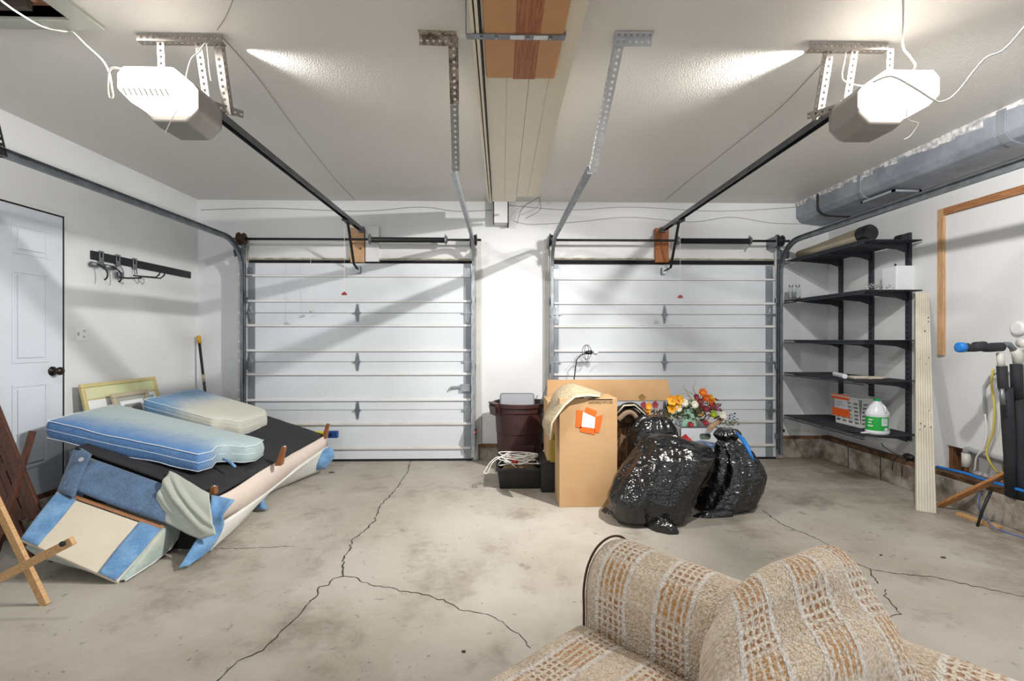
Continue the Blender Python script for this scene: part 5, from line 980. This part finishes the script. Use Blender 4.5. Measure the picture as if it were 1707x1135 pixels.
# items on the shelves
def on(u, v, x): return PX(u, v, x)
p = S(1400, 416, 4.4); z = sz[0]+.003
rt = thing('padded_roll', 'long cream roll with a black end lying on the top wire shelf', 'roll', (XF+.17, 4.3, z))
A_, B_ = Vector((XF+.11, 5.02, z+.05)), Vector((XF+.13, 4.12, z+.075))
d_ = (B_-A_).normalized(); MB().lathe([(.001, 0), (.045, .004), (.048, .3), (.07, .85), (.072, .86)], A_, 20, d_, sq=(1, 1)).build('padding', m_wheat if False else M('cream_padding', 'BDB39C', .8, var=.15, vs=6), rt, smooth=True)
MB().lathe([(.068, .855), (.073, .865), (.073, .95), (.06, .97), (.001, .972)], A_, 20, d_).build('black_end', m_black, rt, bevel=.004)
c2_ = S(1510, 398, 4.02); tag(MB().lathe([(.001, 0), (.032, 0), (.034, .08), (.001, .08)], (XR-.10, 4.06, z+.034), 16, (0, 1, 0)).build('canister', m_black, bevel=.004), 'short black cylinder at the near end of the top wire shelf', 'canister')
# jug on the second shelf
z = sz[1]+.003; q0 = on(1491, 470, XR-.16); q1 = on(1528, 470, XR-.16)
jr = abs(q0.y-q1.y)/2; jc = Vector((XR-.17, (q0.y+q1.y)/2, z))
x0, x1 = S(1491, 478, 4.1).x, S(1529, 478, 4.1).x; jz = S(1510, 443, 4.1).z
jg = thing('square_jug', 'square milky plastic container on the second wire shelf', 'container', ((x0+x1)/2, 4.1, z))
MB().prism(rrect(x0, x1, z, jz, .015, 4.08), (0, .16, 0)).build('body', m_jug, jg, bevel=.006); MB().tube([(x0+.05, 4.15, jz-.002), (x0+.05, 4.15, jz+.025)], .008, 8).build('spout', m_blk, jg)
jars = []
for i, (u, lab) in enumerate(((1316, 'left one of two clear glass jars at the far end of the second wire shelf'), (1323, 'right one of two clear glass jars at the far end of the second wire shelf'))):
    p = S(u, 498, 4.98 if i == 0 else 5.0); r = .026; jt = thing('glass_jar', lab, 'jar', (p.x+(.004 if i == 0 else .018), 4.96, z), 'glass jars on the second shelf')
    c_ = jt.location; MB().lathe([(.001, 0), (.024, 0), (r, .008), (r, .10), (.018, .125), (.018, .145), (.0155, .145), (.0155, .124), (r-.003, .098), (r-.003, .010), (.001, .006)], c_, 20).build('glass', m_glass, jt, smooth=True)
    MB().lathe([(.019, .128), (.021, .13), (.021, .150), (.001, .152)], c_, 16).build('lid', m_galvd, jt)
rw = random.Random(9)
for nm, lab, (ua, ub) in (('chrome_hook_pile', 'small heap of bright metal hooks and wire on the second wire shelf', (1445, 1478)),):
    m = MB(); 
    for k in range(26):
        u = rw.uniform(ua, ub+10); p = S(u, 482-(u-1445)*.05, 4.02); p.z = z+.012+rw.random()*.035; d_ = Vector((rw.uniform(-1, 1), rw.uniform(-1, 1), rw.uniform(-.3, 1))).normalized(); s_ = d_.orthogonal().normalized()
        m.tube([p-d_*.025, p, p+d_*.018+s_*.008, p+d_*.010+s_*.018], .002, 5)
    tag(m.build(nm, M('bright_zinc', 'DADDE0', .2, 1), smooth=True), lab, 'hooks', kind='stuff')
# fourth shelf: paper roll and gloves
z = sz[3]+.003
a = S(1404, 629, 4.05); yy = 4.22; xg = S(1405, 629, yy).x
MBq = MB().lathe([(.010, 0), (.021, 0), (.021, .30), (.010, .30)], (xg+.02, yy, z+.022), 16, (.35, .93, 0)); tag(MBq.build('paper_roll', m_paper, smooth=False), 'short white paper roll on the fourth wire shelf', 'roll')
gl = thing('work_gloves', 'pair of pale work gloves lying flat on the fourth wire shelf', 'gloves', (xg+.16, yy, z))
def hand_glove(ox, oy, mat, flip):
    m = MB().box(ox, ox+.11, oy, oy+.09, z, z+.024)
    for k in range(4): m.tube([(ox+.10, oy+.012+k*.022, z+.013), (ox+.14, oy+.010+k*.024, z+.016), (ox+.175-.01*abs(k-1.5), oy+.008+k*.026, z+.012)], [.012, .011, .008], 8)
    m.tube([(ox+.03, oy+(.09 if flip else 0), z+.013), (ox+.06, oy+(.12 if flip else -.03), z+.014), (ox+.09, oy+(.125 if flip else -.035), z+.012)], [.013, .012, .008], 8)
    m.build('glove', mat, gl, remesh=.006, sm=3)
hand_glove(xg+.08, yy-.04, M('pale_leather', 'C9BFB2', .8), True); hand_glove(xg+.19, yy-.08, M('pale_leather_2', 'BFB4A6', .8), False)
# lowest shelf: basket, jug, shears
z = sz[4]+.003
bx0, bx1, by0, by1 = XR-.40, XR-.14, PX(1448, 700, XR-.3).y, PX(1400, 700, XR-.34).y
bx0 = S(1393, 700, 4.62).x; by0, by1 = 4.30, 4.66; bx1 = bx0+.22; bh = S(1400, 660, 4.5).z-z
bk = thing('laundry_basket', 'white slotted plastic basket with an orange taped note, on the lowest shelf', 'basket', ((bx0+bx1)/2, (by0+by1)/2, z))
def slotted(p00, p10, tip, nrows, ncols):   # wall with real slots, p00->p10 bottom, tip = up vector
    m = MB(); p00 = Vector(p00); p10 = Vector(p10); up_ = Vector(tip); w_ = (p10-p00); n_ = w_.cross(up_).normalized()*.003
    def pc(a0, a1, b0, b1): m.slab([p00+w_*a0+up_*b0, p00+w_*a1+up_*b0, p00+w_*a1+up_*b1, p00+w_*a0+up_*b1], n_)
    pc(0, 1, 0, .10); pc(0, 1, .88, 1); rh = .78/nrows
    for i in range(nrows):
        b0 = .10+i*rh; pc(0, 1, b0+rh*.55, b0+rh)
        for j in range(ncols+1): c_ = j/ncols; pc(max(0, c_-.04), min(1, c_+.04), b0, b0+rh*.55)
    return m
fl_ = .02
Q = [Vector((bx0+fl_, by0+fl_, z)), Vector((bx1-fl_, by0+fl_, z)), Vector((bx1-fl_, by1-fl_, z)), Vector((bx0+fl_, by1-fl_, z))]; Tp = [Vector((bx0, by0, z+bh)), Vector((bx1, by0, z+bh)), Vector((bx1, by1, z+bh)), Vector((bx0, by1, z+bh))]
for i in range(4):
    j = (i+1) % 4; slotted(Q[i], Q[j], (Tp[i]-Q[i]+Tp[j]-Q[j])/2, 6, 3 if i % 2 == 0 else 4).build('slotted_wall', m_white, bk)
m = MB().box(bx0-.01, bx1+.01, by0-.01, by0+.004, z+bh-.012, z+bh).box(bx0-.01, bx1+.01, by1-.004, by1+.01, z+bh-.012, z+bh).box(bx0-.01, bx0+.004, by0, by1, z+bh-.012, z+bh).box(bx1-.004, bx1+.01, by0, by1, z+bh-.012, z+bh).box(Q[0].x, Q[1].x, Q[0].y, Q[2].y, z, z+.004); m.build('rim', m_white, bk, bevel=.002)
# note on the wall facing the room (west side)
lf = lambda s, t: Vector((bx0-.004+fl_*(1-t), by1+(by0-by1)*s, z+bh*t))
for nm, (s0, s1, t0, t1), mt in (('orange_tape', (-.02, .62, .86, 1.04), m_orange), ('note', (.10, .56, .52, .88), m_paper), ('orange_tape', (-.04, .60, .26, .54), m_orange)):
    MB().slab([lf(s0, t0), lf(s1, t0), lf(s1, t1), lf(s0, t1)], (-.003 if nm == 'note' else -.004, 0, 0)).build(nm, mt, bk)
for k in range(2):
    t0 = .66+k*.1; MB().slab([lf(.16, t0), lf(.44-.05*k, t0), lf(.44-.05*k, t0+.03), lf(.16, t0+.03)], (-.0045, 0, 0)).build('handwriting', m_lgrey, bk)
jc = S(1467, 716, 4.03); jc = Vector((jc.x, 4.06, z)); k_ = 4.06/800; rj = 18*k_
jw = thing('gallon_jug', 'white gallon jug with a green label and green cap on the lowest shelf', 'jug', jc)
jh = S(1467, 664, 4.06).z-z
MB().lathe([(.001, 0), (rj*.92, 0), (rj, .012), (rj, jh*.10), (rj*.97, jh*.12), (rj*.97, jh*.52), (rj, jh*.54), (rj*1.0, jh*.60), (rj*.62, jh*.80), (.022, jh*.93), (.021, jh*.95), (.001, jh*.95)], jc, 32, sq=(1, .86)).build('body', m_jug, jw, smooth=True, bevel=0)
MB().lathe([(.001, jh*.93), (.025, jh*.93), (.025, jh*1.0), (.001, jh*1.0)], jc, 20).build('cap', m_greencap, jw, bevel=.002)
MB().tube([jc+Vector((.01, -.03, jh*.86)), jc+Vector((.012, -rj*.75, jh*.78)), jc+Vector((.010, -rj*.86, jh*.62))], .009, 8).build('grip', m_jug, jw, smooth=True)
def wrap(a0, a1, h0, h1, off=.0012): 
    m = MB(); n_ = 14; rr = rj*.97+off; vs = []
    for i in range(n_+1):
        q = math.radians(a0+(a1-a0)*i/n_); 
        for hh in (h0, h1): vs.append((jc.x+rr*math.cos(q), jc.y+rr*.86*math.sin(q), z+jh*hh))
    m.add(vs, [(i*2, i*2+2, i*2+3, i*2+1) for i in range(n_)]); return m
wrap(160, 300, .12, .50).build('label', m_green, jw, solid=.001); wrap(256, 288, .26, .47, .0024).build('label_panel', m_paper, jw, solid=.001); wrap(270, 290, .13, .20, .0024).build('label_code', m_paper, jw, solid=.001)
for (h, a0, a1) in ((.40, 192, 214), (.32, 190, 208), (.23, 186, 216)): wrap(a0, a1, h, h+.035, .0024).build('label_print', m_white, jw, solid=.001)
for (h, a1) in ((.44, 284), (.405, 278), (.37, 284), (.335, 280)): wrap(262, a1, h, h+.008, .0036).build('label_print', m_green, jw, solid=.0006)
sr_ = thing('hand_shears', 'black handled tool with a white tip lying before the basket on the lowest shelf', 'tool', (jc.x-.12, 4.08, z))
MB().tube([(jc.x-.22, 4.14, z+.010), (jc.x-.15, 4.10, z+.012), (jc.x-.11, 4.07, z+.010)], [.006, .012, .008], 8).build('handle', m_black, sr_, smooth=True)
MB().tube([(jc.x-.145, 4.06, z+.009), (jc.x-.10, 4.05, z+.012), (jc.x-.065, 4.05, z+.012)], [.006, .010, .009], 8).tube([(jc.x-.145, 4.10, z+.009), (jc.x-.115, 4.07, z+.010)], .005, 8).build('white_tip', m_white, sr_, smooth=True)
# small bits by the curb under the shelves
tl = thing('black_wire_clutter', 'black gadget and wires lying on the sill below the shelves', 'wire', PX(1512, 770, XCURB+.04))
p = PX(1515, 766, XCURB+.03); p.z = CT+.036; MB().ball(p+Vector((0, 0, .035)), .035, 8, (.9, 1.6, .8)).build('gadget', m_black, tl, smooth=True)
MB().tube([p+Vector((0, 0, .03)), p+Vector((-.03, .10, .03)), p+Vector((-.04, .22, .07)), p+Vector((-.04, .25, .10))], .004, 6).tube([p+Vector((0, 0, .01)), p+Vector((-.08, -.02, -.02)), p+Vector((-.085, -.03, -.12))], .004, 6).tube([p+Vector((0, .12, .01)), p+Vector((-.07, .08, -.02)), p+Vector((-.09, .07, -.10))], .004, 6).build('loose_wire', m_blk, tl, smooth=True)
wire('sill_cable', 'thin dark cable tacked above the sill of the right wall', [PX(1385, 738, XR-.004), PX(1400, 744, XR-.004), PX(1440, 755, XR-.004), PX(1490, 770, XR-.004), PX(1530, 783, XR-.004)], .003, m_dark)
# leaning white boards
fb0 = PZ(1527, 851, 0); fb1 = PZ(1561, 856, 0); t0 = PY(1526, 487, 3.97); t1 = PY(1549, 488, 3.94)
bd = thing('fluted_boards', 'chipped cream fluted boards leaning upright against the shelf end', 'board', (fb0+fb1)/2)
wv = (fb1-fb0); n_ = 7; nrm = wv.cross(t0-fb0).normalized(); nrm = nrm if nrm.y < 0 else -nrm
P2 = []
for i in range(n_):
    s0, s1 = i/n_, (i+1)/n_
    P2 += [(s0, 0), (s0+.02, .004), (s1-.02, .004), (s1, 0)]
sec = P2+[(1, -.05), (0, -.05)]
vs = [fb0+wv*s+nrm*o_ for s, o_ in sec]+[t0+(t1-t0)*s+nrm*o_*.9 for s, o_ in sec]
for v_ in vs[:len(sec)]: v_.z = max(v_.z, .001)
N_ = len(sec); MB().add(vs, [tuple(range(N_))[::-1], tuple(range(N_, 2*N_))]+[(i, (i+1) % N_, N_+(i+1) % N_, N_+i) for i in range(N_)]).build('board', m_cream2, bd)
rc = random.Random(4)
for k in range(12):   # flakes of missing paint
    s = rc.uniform(.1, .95); t = rc.uniform(.3, .99); p = (fb0+wv*s).lerp(t0+(t1-t0)*s, t)+nrm*.0045; w_ = rc.uniform(.003, .008)
    MB().slab([p+Vector((-w_, 0, -w_)), p+Vector((w_, 0, -w_*.6)), p+Vector((w_*.7, 0, w_)), p+Vector((-w_*.8, 0, w_*.8))], nrm*.0008).build('paint_chip', M('chip_brown', '5A4636', .9) if k == 0 else bpy.data.materials['chip_brown'], bd)
# bare wood strips on the right wall
a = PX(1563, 350, XR-.02); b = PX(1573, 592, XR-.02)
ya_, yb_ = PX(1572.5, 400, XR-.02).y, PX(1562.5, 400, XR-.02).y
wt = a.z; wb_ = PX(1568, 592, XR-.02).z
tag(MB().box(XR-.022, XR, ya_, yb_, wb_, wt).build('wood_strip', m_fir, bevel=.002), 'upright bare wood strip nailed to the right wall beside the shelves', 'wood strip')
tag(MB().box(XR-.022, XR, .6, ya_-.001, wt-.055, wt).build('wood_strip', wood_mat('fir_dull', 'A87850', '8A5C38', 1), bevel=.002), 'horizontal bare wood strip along the right wall under the door track', 'wood strip')
# ---------------------------------------------------------------- plumbing
def T(parent, nm, pts, r, mat, n=14): return MB().tube(pts, r, n).build(nm, mat, parent, smooth=True)
yp = 3.14; Pp = lambda u, v, y=yp: S(u, v, y)
pl = thing('valve_manifold', 'black insulated pipe arm with a bright blue end jutting from the pipes', 'pipe', Pp(1668, 590))
T(pl, 'foam_sleeve', [Pp(1606, 579), Pp(1612, 579), Pp(1613, 580), Pp(1625, 580), Pp(1626, 578), Pp(1640, 577), Pp(1641, 580), Pp(1652, 579), Pp(1670, 578)], [.026, .030, .026, .026, .033, .033, .027, .031, .030], m_foam)
T(pl, 'blue_end', [Pp(1597, 579), Pp(1598, 579), Pp(1606, 579)], [.022, .034, .034], m_blue)
T(pl, 'elbow', [Pp(1670, 577), Pp(1676, 574), Pp(1682, 574), Pp(1690, 583)], .018, m_galvd); T(pl, 'white_fitting', [Pp(1690, 583), Pp(1696, 590), Pp(1697, 606)], [.024, .03, .026], m_pvc)
T(pl, 'white_fitting', [Pp(1700, 572), Pp(1740, 572)], .03, m_pvc)
ip = thing('insulated_pipe', 'black foam-wrapped pipe, left of the two, with a white stub on top', 'pipe', Pp(1685, 826, 3.19))
T(ip, 'pipe_stub', [Pp(1667, 588), Pp(1669, 612)], .020, m_pvc); T(ip, 'foam_sleeve', [Pp(1670, 610), Pp(1672, 645), Pp(1674, 650)], .028, m_foam); T(ip, 'foam_sleeve', [Pp(1677, 646), Pp(1680, 700), Pp(1684, 760, 3.17), Pp(1686, 826, 3.19)], .034, m_foam); T(ip, 'bare_joint', [Pp(1670, 648, 3.08), Pp(1672, 675, 3.08)], .012, m_galvd)
i2 = thing('insulated_pipe', 'thicker black foam-wrapped pipe at the right edge of the photo', 'pipe', Pp(1704, 836, 3.14))
T(i2, 'foam_sleeve', [Pp(1694, 607), Pp(1696, 665)], .032, m_foam); T(i2, 'foam_sleeve', [Pp(1699, 665), Pp(1700, 730), Pp(1706, 790), Pp(1707, 845, 3.16)], .037, m_foam)
cp = thing('curved_conduit', 'thin grey conduit curving off the pipes along the right wall', 'pipe', PX(1640, 700, XR-.05))
T(cp, 'conduit', [PX(1690, 625, XR-.08), PX(1668, 618, XR-.05), PX(1650, 628, XR-.03), PX(1640, 645, XR-.02), PX(1641, 680, XR-.02), PX(1644, 700, XR-.02)], .008, m_lgrey)
wire('white_tubing', 'thin white tube winding down the right wall into the cut-out', [PX(1642, 690, XR-.03), PX(1645, 720, XR-.03), PX(1640, 745, XR-.03), PX(1628, 762, XR-.03), PX(1625, 785, XR-.01)], .006, m_cord, 'tube')
wire('yellow_tubing', 'yellow tube hanging beside the black pipes into the cut-out', [PX(1656, 615, XR-.09), PX(1653, 640, XR-.08), PX(1658, 680, XR-.07), PX(1655, 720, XR-.05), PX(1645, 750, XR-.04), PX(1650, 770, XR-.02), PX(1664, 788, XR+.02)], .008, M('pale_yellow_tube', 'D2C264', .5), 'tube')
pv = thing('drain_elbow', 'white drain pipe elbow in the wall cut-out', 'pipe', PX(1612, 790, XR+.03))
T(pv, 'drop', [PX(1611, 778, XR+.02), PX(1611, 755, XR+.02)], .030, m_pvc); T(pv, 'elbow', [PX(1611, 756, XR+.02), PX(1613, 749, XR+.02), PX(1620, 748, XR+.02), PX(1632, 753, XR+.02), PX(1680, 766, XR+.02), PX(1720, 776, XR+.02)], .028, m_lgrey)
T(pv, 'copper_stub', [PX(1611, 790, XR+.02), PX(1611, 777, XR+.02)], .014, M('copper', '8E5234', .4, .7))
wire('blue_hose', 'bright blue hose lying along the sill of the right wall', [PX(1562, 778, XCURB-.012), PX(1580, 782, XCURB-.014), PX(1610, 789, XCURB-.014), PX(1640, 799, XCURB-.014), PX(1670, 808, XCURB-.014), PX(1720, 822, XCURB-.014)], .011, m_blue, 'hose')
p0 = PZ(1566, 843, .012); p1 = S(1695, 782, 3.18)
tag(MB().bar(p0, p0+(p1-p0)*1.05, .022, .05, (0, 1, 0)).build('pine_board', wood_mat('pine_2', 'B98452', 'A06C3E', 0, knots=False), bevel=.003), 'pine board propped slantwise from the floor to the black pipes', 'board')
p0 = PZ(1597, 856, .013); p1 = PZ(1668, 880, .013); tag(MB().bar(p0, p1, .04, .024).build('wood_offcut', m_pine, bevel=.003), 'pine offcut lying on the floor by the right curb', 'wood offcut')
wire('thin_blue_cable', 'thin blue cable trailing over the offcut across the floor', [S(1635, 815, 3.4), S(1630, 840, 3.35), PZ(1640, 860, .03), PZ(1655, 878, .03), PZ(1680, 888, .006), PZ(1725, 902, .006)], .005, M('faded_blue_cable', '5A6FA8', .5), 'cable')
pk = thing('metal_rod', 'dark metal rod standing on the floor by the right curb', 'rod', PZ(1630, 877, 0)); MB().tube([PZ(1629, 877, .002), S(1640, 845, 3.22), S(1652, 818, 3.22)], [.008, .009, .010], 8).build('rod', m_dark, pk, smooth=True)
fx = thing('wall_fixture', 'small round white fixture on the right wall at the photo\'s edge', 'fixture', PX(1696, 548, XR)); c_ = PX(1700, 547, XR-.0)
MB().lathe([(.05, 0), (.05, .02), (.035, .03), (.001, .03)], c_, 20, (-1, 0, 0)).build('cap', m_white, fx, bevel=.003)
# ================================================================ FOREGROUND: plaid couch
O = Vector((.285, 1.555, 0)); D_ = Vector((.655, -.755, 0)).normalized(); N_ = Vector((-D_.y, D_.x, 0)); N_ = -N_ if N_.x > 0 else N_   # D_ = towards the back, N_ = along the seat
def L(d, n, z): return O+D_*d+N_*n+Vector((0, 0, z))
ARMP = [(-.25, .12), (-.26, .30), (-.26, .42), (-.25, .52), (-.20, .585), (-.125, .612), (-.05, .60), (.0, .555), (.022, .49), (.022, .42), (.02, .30), (.0, .12)]   # (n, z) outline
def smooth_closed(P, k=5):
    n = len(P); out = []
    for i in range(n):
        p0, p1, p2, p3 = [Vector(P[(i+j-1) % n]) for j in range(4)]
        for a_ in range(k):
            x = a_/k; out.append(.5*((2*p1)+(p2-p0)*x+(2*p0-5*p1+4*p2-p3)*x*x+(3*p1-p0-3*p2+p3)*x**3))
    return out
AP = smooth_closed(ARMP)
couch = thing('plaid_couch', 'brown and cream plaid boucle couch in the right foreground', 'couch', L(.45, .6, 0))
def loft(name, prof, ds, parent, bulge=0, mat=None, u0=0.0, fz=lambda d: 0):
    vs = []; uv = []; n = len(prof); arc = [0]
    for a_, b_ in zip(prof, prof[1:]): arc.append(arc[-1]+(b_-a_).length)
    for i, d in enumerate(ds):
        e = min(d-ds[0], ds[-1]-d); k = 1-max(0, 1-e/.035)**2*.06
        cn = sum(p[0] for p in prof)/n; cz_ = sum(p[1] for p in prof)/n
        for j, p in enumerate(prof):
            nn_, zz_ = cn+(p[0]-cn)*k, cz_+(p[1]-cz_)*k
            w_ = noise.noise(Vector((d*8, p[0]*8, p[1]*8)))*.006+noise.noise(Vector((d*60, p[0]*60, p[1]*60)))*.002
            vs.append(L(d, nn_+w_, zz_+w_+fz(d))); uv.append((d+u0, arc[j]))
    fs = [(i*n+k, i*n+(k+1) % n, (i+1)*n+(k+1) % n, (i+1)*n+k) for i in range(len(ds)-1) for k in range(n)]+[tuple(range(n)), tuple(range((len(ds)-1)*n, len(ds)*n))]
    return MB().add(vs, fs).build(name, mat or m_plaid, parent, smooth=True, uvs=uv)
fr = lambda a_, b_, n_: [a_+(b_-a_)*i/(n_-1) for i in range(n_)]
loft('arm', AP, fr(0, 1.10, 64), couch, u0=.05)
# dark welt round the arm's front end
pts = [L(-.002, p[0], p[1]) for p in AP]; MB().tube(pts+[pts[0]], .004, 6, caps=False).build('front_welt', M('dark_welt', '4A2E1C', .9), couch, smooth=True)
# base, seat cushion, back rest
MB().hexa([L(.03, .02, .10), L(.03, 1.15, .10), L(.95, 1.15, .10), L(.95, -.02, .10), L(.03, .02, .28), L(.03, 1.15, .28), L(.95, 1.15, .28), L(.95, -.02, .28)]).build('base', M('brown_base_cloth', '7A5634', .9), couch, bevel=.02)
for (d, n_) in ((.08, -.2), (.95, -.2), (.08, 1.05), (.9, 1.05)): MB().lathe([(.02, 0), (.028, .10), (.001, .10)], L(d, n_, 0), 14).build('foot', m_leg, couch)
def blockcush(name, d0, d1, n0, n1, z0, z1, crown, parent, uo=(0, 0), rot=False, nu=34, nv=40, topfn=None):
    vs = []; uv = []; r_ = .05; rows = []
    def P_(s, t, top): 
        d = d0+(d1-d0)*s; n_ = n0+(n1-n0)*t; es = min(s, 1-s)*(d1-d0); et = min(t, 1-t)*(n1-n0); rr = lambda e: math.sqrt(max(0, 1-(1-min(e, r_)/r_)**2)); f_ = rr(es)*rr(et)
        h_ = (z1-z0)/2; c_ = crown*math.sin(math.pi*s)*math.sin(math.pi*t); zc_ = (z0+z1)/2; w_ = noise.noise(Vector((d*7, n_*7, z1)))*.006+noise.noise(Vector((d*60, n_*60, z1)))*.0018
        z_ = zc_+(h_*(.35+.65*f_)+c_+w_)*(1 if top else -1); 
        if topfn and top: z_ += topfn(s, t)
        return L(d, n_, z_), (d+uo[0], n_+uo[1])
    for top in (True, False):
        for i in range(nu):
            for j in range(nv): p, q = P_(i/(nu-1), j/(nv-1), top); vs.append(p); uv.append(q)
    K = nu*nv; fs = []
    for i in range(nu-1):
        for j in range(nv-1): a_ = i*nv+j; fs += [(a_, a_+1, a_+nv+1, a_+nv), (K+a_, K+a_+nv, K+a_+nv+1, K+a_+1)]
    ring = [j for j in range(nv)]+[i*nv+nv-1 for i in range(1, nu)]+[(nu-1)*nv+j for j in range(nv-2, -1, -1)]+[i*nv for i in range(nu-2, 0, -1)]
    fs += [(a_, b_, K+b_, K+a_) for a_, b_ in zip(ring, ring[1:]+ring[:1])]
    return MB().add(vs, fs).build(name, m_plaid, parent, smooth=True, uvs=uv)
sc_ = thing('couch_seat_cushion', 'plaid seat cushion resting on the couch beside its arm', 'cushion', L(.35, .4, .285))
blockcush('cushion_cover', .0, .74, .04, .80, .285, .405, .02, sc_, uo=(.03, .07))
# back of the couch behind the arm
BP = smooth_closed([(.80, .12), (.80, .30), (.80, .50), (.83, .62), (.90, .66), (.98, .64), (1.02, .55), (1.04, .35), (1.02, .12)])
vs = []; uv = []; n = len(BP); arc = [0]
for a_, b_ in zip(BP, BP[1:]): arc.append(arc[-1]+(b_-a_).length)
ns = fr(.03, 1.15, 30)
for q in ns:
    for j, p in enumerate(BP): vs.append(L(p[0], q, p[1]-.06)); uv.append((q, arc[j]))
MB().add(vs, [(i*n+k, i*n+(k+1) % n, (i+1)*n+(k+1) % n, (i+1)*n+k) for i in range(len(ns)-1) for k in range(n)]+[tuple(range(n)), tuple(range((len(ns)-1)*n, len(ns)*n))]).build('back_rest', m_plaid, couch, smooth=True, uvs=uv)
# loose back pillow slumped over the arm
pw2 = thing('plaid_pillow', 'large slumped plaid boucle pillow on the couch, over its arm', 'pillow', L(.6, .1, .45))
def pil(cn, nu=60, nv=60):
    # cn: four corners (bl, br, tr, tl) of the pillow's middle sheet; thickness th
    bl, br, tr, tl = cn; vs = []; uv = []; ex = (br-bl); ey = (tl-bl); nr_ = ex.cross(ey).normalized()
    for sgn in (1, -1):
        for i in range(nu):
            for j in range(nv):
                s, t = i/(nu-1), j/(nv-1); p = bl.lerp(br, s).lerp(tl.lerp(tr, s), t)
                e = (max(0, 1-abs(2*s-1)**2.6)*max(0, 1-abs(2*t-1)**2.6))**.5; pin = .07*((math.sin(math.pi*s)*(abs(2*t-1)**6))+(math.sin(math.pi*t)*(abs(2*s-1)**6)))
                c_ = (bl+br+tr+tl)/4; p = p+(c_-p)*(pin*.5+.24*(abs(2*s-1)**3.5)*(abs(2*t-1)**3.5))
                w_ = noise.noise(Vector((s*4, t*4, sgn)))*.022+noise.noise(Vector((s*34, t*34, sgn*2)))*.0035
                vs.append(p+nr_*sgn*(.125*e+.004+w_*(.3+e))); uv.append((s*ex.length+.02, t*ey.length+.06))
    K = nu*nv; fs = []
    for i in range(nu-1):
        for j in range(nv-1): a_ = i*nv+j; fs += [(a_, a_+1, a_+nv+1, a_+nv), (K+a_, K+a_+nv, K+a_+nv+1, K+a_+1)]
    ring = [j for j in range(nv)]+[i*nv+nv-1 for i in range(1, nu)]+[(nu-1)*nv+j for j in range(nv-2, -1, -1)]+[i*nv for i in range(nu-2, 0, -1)]
    fs += [(a_, b_, K+b_, K+a_) for a_, b_ in zip(ring, ring[1:]+ring[:1])]
    return MB().add(vs, fs), uv
cn = [L(.50, .62, .53), L(.88, .10, .42), L(.74, -.10, .80), L(.50, .10, .66)]
cn = [L(.64, .56, .48), L(.88, -.02, .46), L(.63, -.18, .79), L(.44, .12, .66)]
mbp, uvp = pil(cn); mbp.build('pillow_cover', m_plaid, pw2, smooth=True, uvs=uvp)
